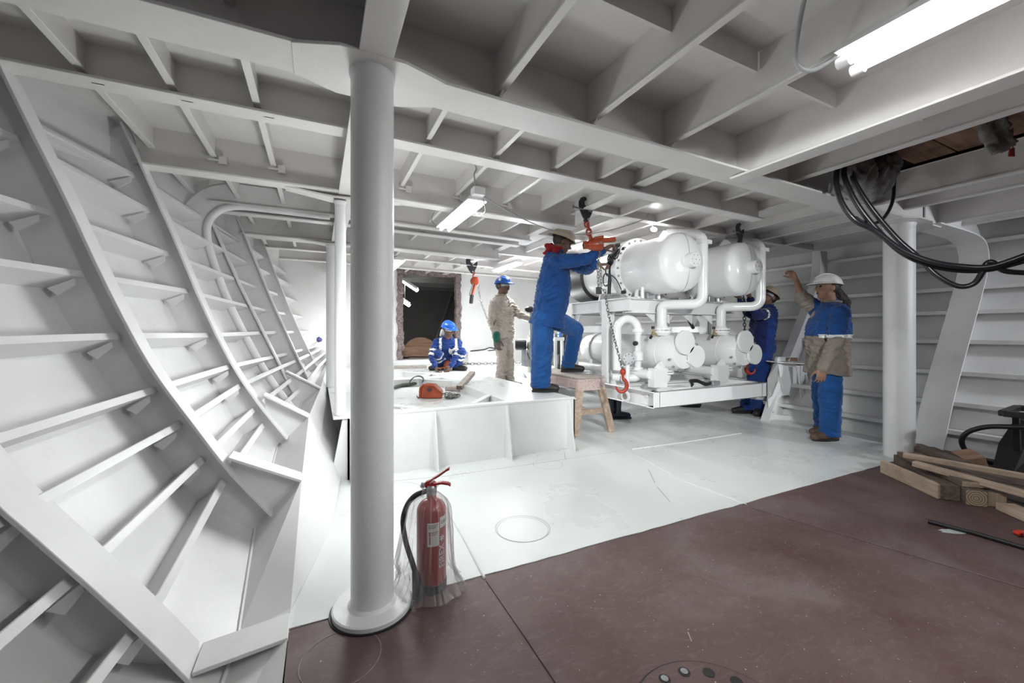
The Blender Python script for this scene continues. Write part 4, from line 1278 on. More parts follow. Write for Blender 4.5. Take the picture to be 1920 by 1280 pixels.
# hoist 1: by the centre worker
c1 = pt(1098, 392, 3.85)
beam_clamp(c1, 1.0, 'black beam clamp above the orange hoist the centre worker is pulling')
h1 = pt(1118, 458, 3.95)
ch = thing('chain_hoist', 'orange lever hoist held up in the centre worker\'s hands', 'hoist', h1)
mb = MB()
top = c1 + Vector((0.012, 0, -0.11))
mb.tube([top + VX * (0.02 * math.cos(k)) + Vector((0, 0, -0.03 + 0.03 * math.sin(k))) for k in [j * 0.63 for j in range(11)]], 0.008, 8)
mb.tube([pt(1102, 418, 3.87), pt(1104, 432, 3.9)], [0.016, 0.012], 8)
mb.tube([pt(1104, 430, 3.9) + VX * (0.022 * math.cos(k)) + Vector((0, 0, -0.025 + 0.035 * math.sin(k))) for k in [j * 0.63 for j in range(11)]], 0.009, 8)
mb.tube([pt(1105, 436, 3.9), pt(1108, 448, 3.93)], [0.012, 0.02], 8)
mb.build('upper_hook', M['redhook'], ch, 60)
ax = (VX + Vector((0.05, 0.1, 0.10))).normalized()
mb = MB(); mb.lathe([(0.0, -0.13), (0.034, -0.13), (0.038, -0.125), (0.038, -0.08), (0.045, -0.075), (0.06, -0.03), (0.066, 0.0), (0.066, 0.05), (0.05, 0.06), (0.0, 0.06)], h1, ax, 24); mb.build('gear_case', M['orange'], ch, 35)
mb = MB(); mb.beam(h1 + ax * 0.03 + Vector((0, -0.02, 0.03)), h1 + ax * 0.20 + Vector((0, 0.02, 0.035)), 0.055, 0.045); mb.beam(h1 + ax * -0.04 + Vector((0, -0.01, 0.05)), h1 + ax * 0.06 + Vector((0, -0.01, 0.06)), 0.09, 0.03); mb.build('lever', M['orange'], ch, bevel=0.008, seg=2)
mb = MB(); mb.lathe([(0.024, 0), (0.024, 0.004)], h1 + ax * -0.131, -ax, 16); mb.build('end_socket', M['blackmetal'], ch, 40)
mb = MB(); mb.lathe([(0.015, 0.0), (0.015, 0.004)], h1 + ax * 0.0 + Vector((0, -0.068, 0.0)), (0, -1, 0), 12); mb.build('chrome_plug', M['chain'], ch, 40)
hk = pt(1168, 695, 3.82)
link_chain([h1 + ax * 0.04 + Vector((0, 0, -0.05)), pt(1121, 495, 3.9), pt(1122, 540, 3.88), pt(1134, 545, 3.86), pt(1140, 585, 3.85), pt(1152, 635, 3.84), hk], M['chain'], ch, pitch=0.03, r=0.0045, w=0.023)
link_chain([pt(1122, 490, 3.92), pt(1126, 500, 3.93), pt(1127, 536, 3.92)], M['chain'], ch, pitch=0.03, r=0.0045, w=0.023)
mb = MB(); mb.box(*sorted((pt(1118, 540, 3.88).x, pt(1128, 540, 3.88).x)), pt(1122, 540, 3.88).y - 0.02, pt(1122, 540, 3.88).y + 0.02, pt(1122, 551, 3.88).z, pt(1122, 538, 3.88).z); mb.build('end_stop', M['blackmetal'], ch, bevel=0.004)
mb = MB(); mb.ball(hk + Vector((0, 0, -0.01)), 0.028, 10, 8, (1, 1, 1.2)); hook(mb, hk + Vector((0, 0, -0.03)), 1.25, -VX, 10); mb.build('load_hook', M['redhook'], ch, 60)
mb = MB(); mb.tube([hk + Vector((0, -0.01, -0.05)) - VX * 0.03, hk + Vector((0, -0.01, -0.10)) - VX * 0.035, hk + Vector((0, -0.01, -0.12)) - VX * 0.015], 0.005, 6); mb.build('safety_latch', M['chain'], ch, 60)
# hoist 2: hanging at the far left of the girder
c2 = pt(884, 496, 6.5)
beam_clamp(c2, 1.15, 'black beam clamp with the free hanging orange hoist, right of the door opening')
h2 = pt(890, 527, 6.5)
ch = thing('chain_hoist', 'orange lever hoist hanging free from the far beam clamp, its lever down', 'hoist', h2)
mb = MB(); hook(mb, h2 + Vector((0, 0, 0.16)), 0.9, VX, 8); mb.build('upper_hook', M['redhook'], ch, 60)
mb = MB(); mb.lathe([(0.0, -0.05), (0.055, -0.05), (0.07, -0.03), (0.07, 0.04), (0.05, 0.05), (0, 0.05)], h2, (-0.3, -0.95, 0), 20); mb.build('gear_case', M['orange'], ch, 35)
mb = MB(); mb.beam(h2 + Vector((0, -0.03, -0.04)), pt(885, 553, 6.48), 0.05, 0.03); mb.build('lever', M['orange'], ch, bevel=0.006)
mb = MB(); mb.beam(pt(885, 552, 6.48), pt(883, 569, 6.47), 0.055, 0.05); mb.build('grip', M['black'], ch, bevel=0.01)
link_chain([h2 + Vector((-0.04, -0.04, -0.05)), pt(880, 553, 6.46)], M['chain'], ch, pitch=0.034, r=0.005, w=0.026)
link_chain([h2 + VX * 0.05, pt(900, 560, 6.55), pt(918, 610, 6.65), pt(938, 665, 6.75)], M['chain'], ch, pitch=0.034, r=0.005, w=0.026)
# clamp 3 over the far tank
c3 = pt(1387, 436, 4.6)
beam_clamp(c3, 0.95, 'black beam clamp above the far tank at the right')
c4 = pt(1408, 655, 5.45)
ch = thing('chain_hoist', 'chain and red hook hanging in front of the crouched far worker, behind the skid', 'hoist', c4)
link_chain([pt(1393, 540, 5.2), pt(1395, 575, 5.2), pt(1397, 640, 5.3), pt(1405, 668, 5.4)], M['blackmetal'], ch, pitch=0.04, r=0.006, w=0.03)
mb = MB(); hook(mb, pt(1405, 672, 5.4), 1.5, VX, 10); mb.build('load_hook', M['redhook'], ch, 60)
# hoist 4: in the crouching man's hands
h5 = pt(836, 685, 6.75)
ch = thing('chain_hoist', 'orange lever hoist on the deck under the crouching worker\'s hands', 'hoist', h5)
mb = MB(); mb.lathe([(0.0, -0.045), (0.07, -0.045), (0.078, -0.03), (0.078, 0.03), (0.06, 0.045), (0, 0.045)], h5 + Vector((0.04, 0, 0.01)), (-0.3, -0.95, 0), 22); mb.lathe([(0.03, -0.05), (0.05, -0.052), (0.03, -0.056)], h5 + Vector((0.04, 0, 0.01)), (0.3, 0.95, 0), 16); mb.build('gear_case', M['orange'], ch, 35)
mb = MB(); mb.beam(h5 + Vector((0.02, -0.03, -0.02)), h5 - VX * 0.16 + Vector((0, 0, -0.05)), 0.055, 0.03); mb.build('lever', M['orange'], ch, bevel=0.008)
link_chain([h5 + Vector((0.1, 0, 0.02)), pt(870, 682, 6.75), pt(935, 681, 6.6), pt(1000, 680, 6.4)], M['chain'], ch, pitch=0.055, r=0.008, w=0.04)
# hoist 5: lying in the tray of the seat
h6 = pt(802, 740, 4.55); h6.z = 0.387
ch = thing('chain_hoist', 'dirty orange hoist body lying on the white seat by a heap of chain', 'hoist', h6)
mb = MB(); mb.prism([h6 + VX * a + Vector((0, -0.06, z)) for a, z in ((-0.10, 0.002), (0.14, 0.002), (0.135, 0.08), (0.06, 0.15), (-0.06, 0.16), (-0.095, 0.12))], (0.06, 0.13, 0)); mb.build('gear_case', M['orange'], ch, bevel=0.016, seg=3)
mb = MB(); mb.tube([h6 + VX * a + Vector((-0.01, -0.07, z)) for a, z in ((-0.095, 0.01), (-0.09, 0.12), (-0.055, 0.155), (0.06, 0.145), (0.13, 0.08))], 0.012, 8); mb.build('rim', M['orange'], ch, 60)
mb = MB(); mb.lathe([(0.02, 0), (0.02, 0.012), (0.0, 0.014)], h6 + VX * 0.01 + Vector((-0.01, -0.075, 0.10)), (-0.43, -0.9, 0), 12); mb.build('bolt', M['blackmetal'], ch, 40)
mb = MB(); hook(mb, h6 - VX * 0.10 + Vector((-0.0, -0.03, 0.08)), 0.55, -VX, 8); mb.build('hook', M['blackmetal'], ch, 60)
pts = [h6 + VX * 0.13 + Vector((0, 0, 0.05))]
for k in range(46):
    a = k * 1.9
    pts.append(h6 + VX * (0.24 + 0.075 * math.cos(a) * R.uniform(.3, 1)) + Vector((0.03 + 0.06 * math.sin(a), -0.02 + 0.09 * math.sin(a) * R.uniform(.3, 1), 0.012 + 0.055 * R.random() * (1 - k / 60))))
link_chain(pts, M['chain'], ch, pitch=0.032, r=0.0055, w=0.026)

# ================================================================== LAMPS
def batten(x, y0, y1, z, label, wide=0.15, tubes=2, caps=False):
    t = thing('fluorescent_lamp', label, 'lamp', (x, (y0 + y1) / 2, z))
    mb = MB(); mb.prism([(x - wide * .5, y0, z + 0.012), (x - wide * .28, y0, z + 0.06), (x + wide * .28, y0, z + 0.06), (x + wide * .5, y0, z + 0.012)], (0, y1 - y0, 0)); mb.build('housing', M['steel'], t)
    mb = MB(); mb.box(x - wide * .5, x + wide * .5, y0 + 0.01, y1 - 0.01, z + 0.006, z + 0.011); mb.build('reflector', M['diffuser'], t)
    for k in range(tubes):
        xx = x + (k - (tubes - 1) / 2) * wide * 0.5
        mb = MB(); mb.tube([(xx, y0 + 0.03, z - 0.012), (xx, y1 - 0.03, z - 0.012)], 0.014, 12); mb.build('tube', M['tube'], t, 60)
        if caps:
            for ya, yb in ((y0 - 0.01, y0 + 0.03), (y1 - 0.03, y1 + 0.01)):
                mb = MB(); mb.tube([(xx, ya, z - 0.012), (xx, yb, z - 0.012)], 0.022, 14); mb.build('end_cap', M['steel'], t, 60)
    return t


l1 = batten(1.86, -0.42, 0.86, 2.17, 'large bright fluorescent fitting overhead at the top right of the picture', 0.20, 2, True)
mb = MB(); mb.tube(catmull([(1.80, 0.86, 2.19), (1.78, 0.94, 2.17), (1.72, 0.97, 2.20), (1.68, 0.94, 2.30), (1.66, 0.90, 2.42)], 6), 0.009, 8); mb.build('cable', M['lightgrey'], l1, 60)
for y0_ in (-0.3, 0.6):
    mb = MB(); mb.box(1.80, 1.86, y0_, y0_ + 0.01, 2.22, 2.43); mb.build('hanger', M['steel'], l1)
l2 = batten(1.08, 2.86, 3.76, 2.105, 'bright fluorescent fitting hanging left of centre, above the standing workers', 0.15)
mb = MB(); mb.box(1.03, 1.12, 2.80, 2.88, 2.14, 2.20); mb.build('junction_box', M['steel'], l2, bevel=0.004)
mb = MB(); mb.tube(catmull([(1.05, 2.82, 2.20), (1.03, 2.80, 2.28), (1.06, 2.84, 2.34), (1.07, 2.9, 2.42)], 5), 0.005, 6); mb.tube(catmull([(1.12, 2.86, 2.13), (1.16, 2.9, 2.06), (1.14, 3.0, 2.04), (1.10, 3.02, 2.12)], 5), 0.005, 6); mb.tube(catmull([(1.0, 3.76, 2.13), (0.97, 3.80, 2.2), (1.0, 3.7, 2.3), (1.04, 3.6, 2.42)], 5), 0.004, 6); mb.build('wire', M['greymetal'], l2, 60)
batten(1.04, 5.85, 6.8, 2.13, 'fluorescent fitting half hidden by the near pillar, left above the door opening', 0.15)
batten(2.72, 5.45, 6.35, 2.16, 'slim fluorescent fitting just above the blue helmet of the standing beige worker', 0.13)
batten(3.16, 3.95, 4.65, 2.275, 'fluorescent fitting glowing above the flange of the near tank', 0.13)
for a_, b_, w_, lab in (((744, 519), (783, 545), 0.13, 'upper of two fluorescent fittings seen through the door opening'), ((738, 553), (768, 573), 0.10, 'lower, smaller fluorescent fitting seen through the door opening')):
    A_, B_ = pt(*a_, 9.3), pt(*b_, 9.3)
    t = thing('fluorescent_lamp', lab, 'lamp', (A_ + B_) / 2)
    mb = MB(); mb.beam(A_ + Vector((0, 0, 0.05)), B_ + Vector((0, 0, 0.05)), w_, 0.05); mb.build('housing', M['steel'], t)
    for s_ in (-1, 1):
        mb = MB(); mb.tube([A_ + Vector((0, s_ * 0.04, 0)), B_ + Vector((0, s_ * 0.04, 0))], 0.03, 10); mb.build('tube', M['tube'], t, 60)
    mb = MB(); mb.tube([A_.lerp(B_, 0.7) + Vector((0, 0, 0.07)), Vector((A_.lerp(B_, 0.7).x, A_.lerp(B_, 0.7).y, 2.62))], 0.005, 5); mb.build('hanger', M['greymetal'], t)
wl = thing('work_lamp', 'small glaring round work lamp at the far left beside the thin pillars', 'lamp', pt(603, 634, 6.9))
c = pt(605, 629, 6.9)
mb = MB(); mb.ball(c, 0.045, 16, 10); mb.build('bulb', M['led'], wl, 60)
mb = MB(); mb.lathe([(0.03, 0.03), (0.05, 0.09), (0.02, 0.13)], c, (-0.6, 0.2, -0.75), 14); mb.build('lamp_holder', paint('navy_plastic', (0.05, 0.05, 0.16), 0.4, 0.1, 5, 0), wl, 40)
mb = MB(); mb.tube([c + Vector((-0.07, 0.02, -0.09)), c + Vector((-0.25, 0.1, -0.24))], 0.012, 8); mb.build('arm', M['steel'], wl, 60)
wl = thing('work_lamp', 'small glaring lamp on wires under the deck head above the near tank', 'lamp', (3.33, 3.34, 2.27))
c = pt(1226, 430, 4.45)
mb = MB(); mb.ball(c, 0.024, 12, 8, (1.8, 1, 1)); mb.build('bulb', M['led'], wl, 60)
mb = MB(); mb.tube(catmull([c, c + Vector((-0.03, 0, 0.05)), c + Vector((-0.06, 0, 0.06)), c + Vector((-0.05, 0, 0.12))], 5), 0.005, 6); mb.build('wire', M['greymetal'], wl, 60)
w = MB(); w.tube(catmull([pt(898, 362, 3.3), pt(960, 400, 3.4), pt(1030, 430, 3.5), pt(1090, 439, 3.7), pt(1150, 430, 3.9), pt(1205, 412, 4.1), pt(1216, 400, 4.15)], 6), 0.0045, 6)
tag(w.build('lamp_cable', M['greymetal'], None, 60), 'thin lamp cable sagging under the deck head behind the centre worker\'s helmet', 'cable')
w = MB(); w.tube(catmull([pt(1720, 22, 1.95), pt(1760, 38, 1.95), pt(1830, 70, 1.95), pt(1880, 84, 1.95), pt(1960, 95, 1.95)], 6), 0.0085, 8)
tag(w.build('lamp_cable', M['scuff'], None, 60), 'thick brown cable running right from the big overhead lamp', 'cable')

# ================================================================== PEOPLE
def fuse(mb, voxel=0.007, smooth=6, factor=0.5):
    """one continuous surface out of overlapping shapes"""
    me = bpy.data.meshes.new('tmp')
    me.from_pydata(mb.v, [], mb.f)
    bm = bmesh.new(); bm.from_mesh(me)
    bmesh.ops.recalc_face_normals(bm, faces=bm.faces)
    bm.to_mesh(me); bm.free()
    o = bpy.data.objects.new('tmp', me)
    COL.objects.link(o)
    m = o.modifiers.new('r', 'REMESH'); m.mode = 'VOXEL'; m.voxel_size = voxel
    s = o.modifiers.new('s', 'SMOOTH'); s.factor = factor; s.iterations = smooth
    dg = bpy.context.evaluated_depsgraph_get()
    out = bpy.data.meshes.new_from_object(o.evaluated_get(dg))
    bpy.data.objects.remove(o); bpy.data.meshes.remove(me)
    return out


def place(me, name, mats, parent, shade=True):
    t = world_shift(parent)
    me.transform(Matrix.Translation(-t))
    me.name = name
    me.materials.clear()
    for m in (mats if isinstance(mats, (list, tuple)) else [mats]): me.materials.append(m)
    if shade: me.polygons.foreach_set('use_smooth', [True] * len(me.polygons))
    o = bpy.data.objects.new(name, me)
    COL.objects.link(o)
    o.parent = parent
    return o


def limb(mb, pts, rr, n=14):
    """tapered limb with rounded joints"""
    pts = [Vector(p) for p in pts]
    for i in range(len(pts) - 1):
        a, b = pts[i], pts[i + 1]
        k = 4
        mb.tube([a.lerp(b, j / k) for j in range(k + 1)], [lerp(rr[i], rr[i + 1], j / k) for j in range(k + 1)], n)
    for p, r_ in zip(pts, rr): mb.ball(p, r_, n, 8)


def loft(mb, secs, n=24):
    """secs: (centre, side vector, front vector) ellipse sections"""
    vs, fs = [], []
    m = len(secs)
    for c, sx, sy in secs:
        for k in range(n):
            a = 2 * math.pi * k / n
            ca, sa = math.cos(a), math.sin(a)
            f = lambda q: math.copysign(abs(q) ** 0.85, q)
            vs.append(Vector(c) + Vector(sx) * f(ca) + Vector(sy) * f(sa))
    for i in range(m - 1):
        for k in range(n):
            k2 = (k + 1) % n
            fs.append((i * n + k, i * n + k2, (i + 1) * n + k2, (i + 1) * n + k))
    fs.append(tuple(range(n - 1, -1, -1)))
    fs.append(tuple(range((m - 1) * n, m * n)))
    mb.add(vs, fs)


def folds(me, joints, amp=0.010, base=0.003, seed=0.0, freq=(9, 9, 26)):
    """creases: fine ridges everywhere, deeper near the joints"""
    me.calc_loop_triangles()
    n = [v.normal.copy() for v in me.vertices]
    for v, nn in zip(me.vertices, n):
        p = v.co
        w = base
        for j, r_ in joints:
            d = (p - j).length
            if d < r_: w += amp * (1 - d / r_) ** 0.7
        q = Vector((p.x * freq[0] + seed, p.y * freq[1], p.z * freq[2]))
        q += Vector((noise.noise(p * 5), noise.noise(p * 5 + Vector((7, 0, 0))), 2.0 * noise.noise(p * 4 + Vector((0, 9, 0)))))
        f = 1.0 - 2.2 * abs(noise.noise(q)) - 0.5
        v.co = p + nn * (f * w)


def head_shapes(mb, c, f, u, s=1.0):
    """skull, jaw, nose, ears; c = centre of the head"""
    r_ = f.cross(u).normalized()
    rot = Matrix((r_, f, u)).transposed()
    mb.ball(c + u * 0.02 * s - f * 0.01 * s, 0.096 * s, 20, 14, (0.80, 1.0, 1.02), rot)
    mb.ball(c - u * 0.035 * s + f * 0.018 * s, 0.075 * s, 18, 12, (0.82, 0.98, 1.0), rot)
    mb.ball(c - u * 0.088 * s + f * 0.052 * s, 0.033 * s, 14, 8, (1.05, 0.9, 0.8), rot)
    mb.tube([c + u * 0.022 * s + f * 0.082 * s, c - u * 0.016 * s + f * 0.108 * s, c - u * 0.026 * s + f * 0.088 * s], [0.009 * s, 0.016 * s, 0.014 * s], 8)
    mb.ball(c + u * 0.034 * s + f * 0.076 * s, 0.022 * s, 12, 8, (2.2, 0.8, 0.6), rot)
    mb.ball(c - u * 0.055 * s + f * 0.078 * s, 0.018 * s, 12, 8, (1.5, 0.8, 0.7), rot)
    for k in (-1, 1): mb.ball(c + r_ * 0.078 * s * k - f * 0.012 * s, 0.03 * s, 12, 8, (0.35, 0.7, 1.0), rot)
    return r_, rot


def hand_shapes(mb, wrist, d, palm, curl=0.5, side=1, s=1.0):
    """palm, four bent fingers, thumb. d along the hand, palm = direction the palm faces; side = +1 thumb on d x palm side"""
    d = d.normalized()
    palm = (palm - d * palm.dot(d)).normalized()
    x = d.cross(palm) * side                          # towards the thumb
    for k in range(4):
        b = wrist + x * ((1.5 - k) * 0.021 * s)
        mb.tube([wrist + x * ((1.5 - k) * 0.012 * s), b + d * 0.05 * s, b + d * 0.088 * s], [0.015 * s, 0.0145 * s, 0.0115 * s], 8)
    for k, L in enumerate((0.074, 0.082, 0.077, 0.06)):
        p = wrist + x * ((1.5 - k) * 0.0235 * s) + d * 0.085 * s
        a = 0.15 + 0.25 * curl
        pts = [p]
        for seg, frac in enumerate((0.45, 0.31, 0.24)):
            p = p + (d * math.cos(a) + palm * math.sin(a)) * (L * frac * s) + x * ((1.5 - k) * 0.0012)
            pts.append(p)
            a += curl * 1.15
        mb.tube(pts, [0.0092 * s, 0.0085 * s, 0.0078 * s, 0.0068 * s], 8)
        for q in pts: mb.ball(q, 0.0083 * s, 8, 6)
    t0 = wrist + x * 0.026 * s + d * 0.022 * s
    t1 = t0 + (x * 0.75 + d * 0.65 + palm * 0.35).normalized() * 0.042 * s
    t2 = t1 + (x * 0.25 + d * 0.85 + palm * (0.3 + 0.5 * curl)).normalized() * 0.032 * s
    t3 = t2 + (d * 0.9 + palm * (0.3 + 0.5 * curl)).normalized() * 0.024 * s
    limb(mb, [t0, t1, t2, t3], [0.015 * s, 0.0115 * s, 0.0098 * s, 0.0078 * s], 8)


def helmet(parent, c, f, u, mat, s=1.0, peak=1.0, name='hard_hat', strap=True):
    """c = centre of the head; f = side the peak points to"""
    r_ = f.cross(u).normalized()
    c = c + u * 0.045 * s
    mb = MB()
    prof = []
    n = 28
    vs, fs = [], []
    rows_ = 9
    for i in range(rows_ + 1):
        th = (math.pi / 2) * i / rows_
        for k in range(n):
            a = 2 * math.pi * k / n
            rx, ry, h = 0.104 * s, 0.128 * s, 0.102 * s
            rid = 1 + 0.035 * math.exp(-((math.cos(a)) / 0.22) ** 2) * math.sin(th)
            q = c + (r_ * (rx * math.cos(a)) + f * (ry * math.sin(a))) * math.cos(th) + u * (h * math.sin(th) * rid)
            vs.append(q)
    for i in range(rows_):
        for k in range(n):
            k2 = (k + 1) % n
            fs.append((i * n + k, i * n + k2, (i + 1) * n + k2, (i + 1) * n + k))
    fs.append(tuple(range(rows_ * n, rows_ * n + n)))
    mb.add(vs, fs)
    hat = mb.build(name, mat, parent, 60)
    mb = MB()
    A, B = [], []
    for k in range(n + 1):
        a = 2 * math.pi * k / n
        fr = max(0.0, math.sin(a))
        A.append(c + r_ * (0.104 * s * math.cos(a)) + f * (0.128 * s * math.sin(a)) + u * 0.004)
        w = 0.005 + 0.05 * peak * fr ** 3
        B.append(c + r_ * ((0.108 * s + w * 0.8) * math.cos(a)) + f * ((0.132 * s + w) * math.sin(a)) - u * (0.006 + 0.012 * fr ** 2))
    mb.strip(A, B, u * 0.005)
    mb.build('brim', mat, hat, 60)
    mb = MB()
    for kx in (0.0,):
        mb.tube([c + f * (0.131 * s * math.cos(t)) + u * (0.1035 * s * math.sin(t)) for t in [rad(q) for q in range(25, 156, 10)]], 0.009 * s, 8)
    mb.build('ridge', mat, hat, 60)
    return hat


def boot(parent, ankle, toe, ground, mat, sole, L=0.29, name='boot'):
    toe = Vector((toe[0], toe[1], 0)).normalized()
    sd = Vector((-toe.y, toe.x, 0))
    a = Vector((ankle.x, ankle.y, ground))
    mb = MB()
    heel = a - toe * 0.075
    limb(mb, [a + Vector((0, 0, 0.15)) - toe * 0.015, a + Vector((0, 0, 0.07)) - toe * 0.01], [0.05, 0.05], 14)
    limb(mb, [heel + Vector((0, 0, 0.055)) + toe * 0.02, a + Vector((0, 0, 0.055)) + toe * 0.06, a + toe * (L - 0.15) + Vector((0, 0, 0.045))], [0.046, 0.048, 0.04], 14)
    mb.ball(a + toe * (L - 0.125) + Vector((0, 0, 0.042)), 0.043, 14, 8, (1, 1, 0.85))
    me = fuse(mb, 0.009, 4)
    for v in me.vertices:
        if v.co.z < ground + 0.012: v.co.z = ground + 0.012
    b = place(me, name, mat, parent)
    mb = MB()
    P = []
    for k in range(20):
        t = 2 * math.pi * k / 20
        x = math.cos(t)
        P.append(a + toe * (L * 0.5 - 0.098 + x * L * 0.5) + sd * (math.sin(t) * (0.046 if x > -0.2 else 0.041)) + Vector((0, 0, 0.001)))
    mb.prism(P, (0, 0, 0.024))
    mb.build('sole', sole, b, 40)
    return b


def band(src, name, centre, axis, half, mat, parent, off=0.004, rmax=0.3):
    """reflective tape: the ring of cloth faces between two planes, lifted a little"""
    axis = Vector(axis).normalized()
    t = world_shift(src.parent)
    c = Vector(centre) - t
    me = src.data
    keep, idx = [], {}
    nv, nf = [], []
    for p in me.polygons:
        q = p.center - c
        if abs(q.dot(axis)) < half and q.length < rmax:
            f_ = []
            for vi in p.vertices:
                if vi not in idx:
                    idx[vi] = len(nv)
                    v = me.vertices[vi]
                    nv.append(v.co + v.normal * off)
                f_.append(idx[vi])
            nf.append(f_)
    if not nf: return None
    m2 = bpy.data.meshes.new(name)
    m2.from_pydata(nv, [], nf)
    m2.materials.append(mat)
    o = bpy.data.objects.new(name, m2)
    COL.objects.link(o)
    o.parent = parent if parent else src
    return o


def skin_mat(name, col):
    m = paint(name, col, 0.5, 0.12, 12, 0.1, 80)
    m.node_tree.nodes['Principled BSDF'].inputs['Subsurface Weight'].default_value = 0.05
    return m


PM = {
    'skin_dark': skin_mat('skin_brown', (0.13, 0.065, 0.042)),
    'skin_mid': skin_mat('skin_tan', (0.26, 0.135, 0.09)),
    'blue': cloth('royal_blue_cotton', (0.008, 0.05, 0.185)),
    'blue2': cloth('blue_trousers_cotton', (0.011, 0.068, 0.225)),
    'navy': cloth('navy_blue_cotton', (0.011, 0.018, 0.085)),
    'navy2': cloth('bright_navy_cotton', (0.012, 0.036, 0.165)),
    'beige': cloth('beige_cotton', (0.43, 0.385, 0.335)),
    'khaki': cloth('grey_brown_cotton', (0.20, 0.17, 0.145)),
    'red': cloth('red_scarf_cloth', (0.24, 0.008, 0.012)),
    'green': cloth('green_glove_cloth', (0.02, 0.12, 0.085)),
    'glove': cloth('worn_glove_leather', (0.12, 0.10, 0.09)),
    'boot': paint('black_boot_leather', (0.018, 0.017, 0.016), 0.5, 0.3, 20, 0.2, 60),
    'brown': paint('brown_boot_suede', (0.11, 0.065, 0.04), 0.7, 0.3, 20, 0.2, 60),
    'sole': paint('boot_sole_rubber', (0.012, 0.012, 0.012), 0.7, 0.2, 20, 0),
    'tanhat': paint('tan_hat_plastic', (0.44, 0.37, 0.28), 0.4, 0.15, 10, 0.1, 60, dirt=(0.2, 0.16, 0.12), dirt_amt=0.4),
    'bluehat': paint('blue_hat_plastic', (0.01, 0.10, 0.46), 0.3, 0.08, 10, 0.0),
    'whitehat': paint('white_hat_plastic', (0.74, 0.74, 0.72), 0.35, 0.06, 10, 0.0),
    'tape': paint('silver_reflective_tape', (0.66, 0.66, 0.66), 0.35, 0.08, 20, 0.0, metal=0.2),
    'hair': paint('black_hair', (0.018, 0.012, 0.010), 0.6, 0.4, 30, 1.0, 60),
    'lens': paint('clear_goggle_lens', (0.35, 0.38, 0.40), 0.08, 0.05, 10, 0.0),
    'scarfcheck': paint('checked_scarf', (0.5, 0.5, 0.5), 0.8, 0.9, 60, 0.4, 60),
    'mouth': paint('lips', (0.14, 0.05, 0.045), 0.5, 0.1, 10, 0),
}


def face_bits(t, c, f, u, skin, s=1.0, moustache=False, goggles=True, beard=False):
    r_ = f.cross(u).normalized()
    for k in (-1, 1):
        mb = MB(); mb.ball(c + r_ * 0.033 * s * k + f * 0.082 * s + u * 0.016 * s, 0.011 * s, 10, 6); mb.build('eye', M['black'], t, 60)
    mb = MB(); mb.tube([c - r_ * 0.024 * s + f * 0.083 * s - u * 0.055 * s, c + f * 0.094 * s - u * 0.054 * s, c + r_ * 0.024 * s + f * 0.083 * s - u * 0.055 * s], [0.004, 0.0065, 0.004], 6); mb.build('mouth', PM['mouth'], t, 60)
    if moustache:
        mb = MB(); mb.tube([c - r_ * 0.032 * s + f * 0.082 * s - u * 0.05 * s, c - r_ * 0.01 * s + f * 0.1 * s - u * 0.036 * s, c + r_ * 0.01 * s + f * 0.1 * s - u * 0.036 * s, c + r_ * 0.032 * s + f * 0.082 * s - u * 0.05 * s], [0.004, 0.010, 0.010, 0.004], 8); mb.build('moustache', PM['hair'], t, 60)
    if goggles:
        mb = MB()
        A = [c + f * (0.10 * s * math.cos(a)) + r_ * (0.084 * s * math.sin(a)) + u * 0.038 * s for a in [rad(q) for q in range(-80, 81, 16)]]
        B = [p - u * 0.042 * s for p in A]
        mb.strip(A, B, -f * 0.003); g = mb.build('goggles', PM['lens'], t, 60)
        mb = MB(); mb.tube([c + f * (0.1 * s * math.cos(a)) + r_ * (0.087 * s * math.sin(a)) + u * 0.032 * s for a in [rad(q) for q in range(-150, 151, 15)]], 0.004, 6); mb.build('goggle_strap', M['black'], g, 60)


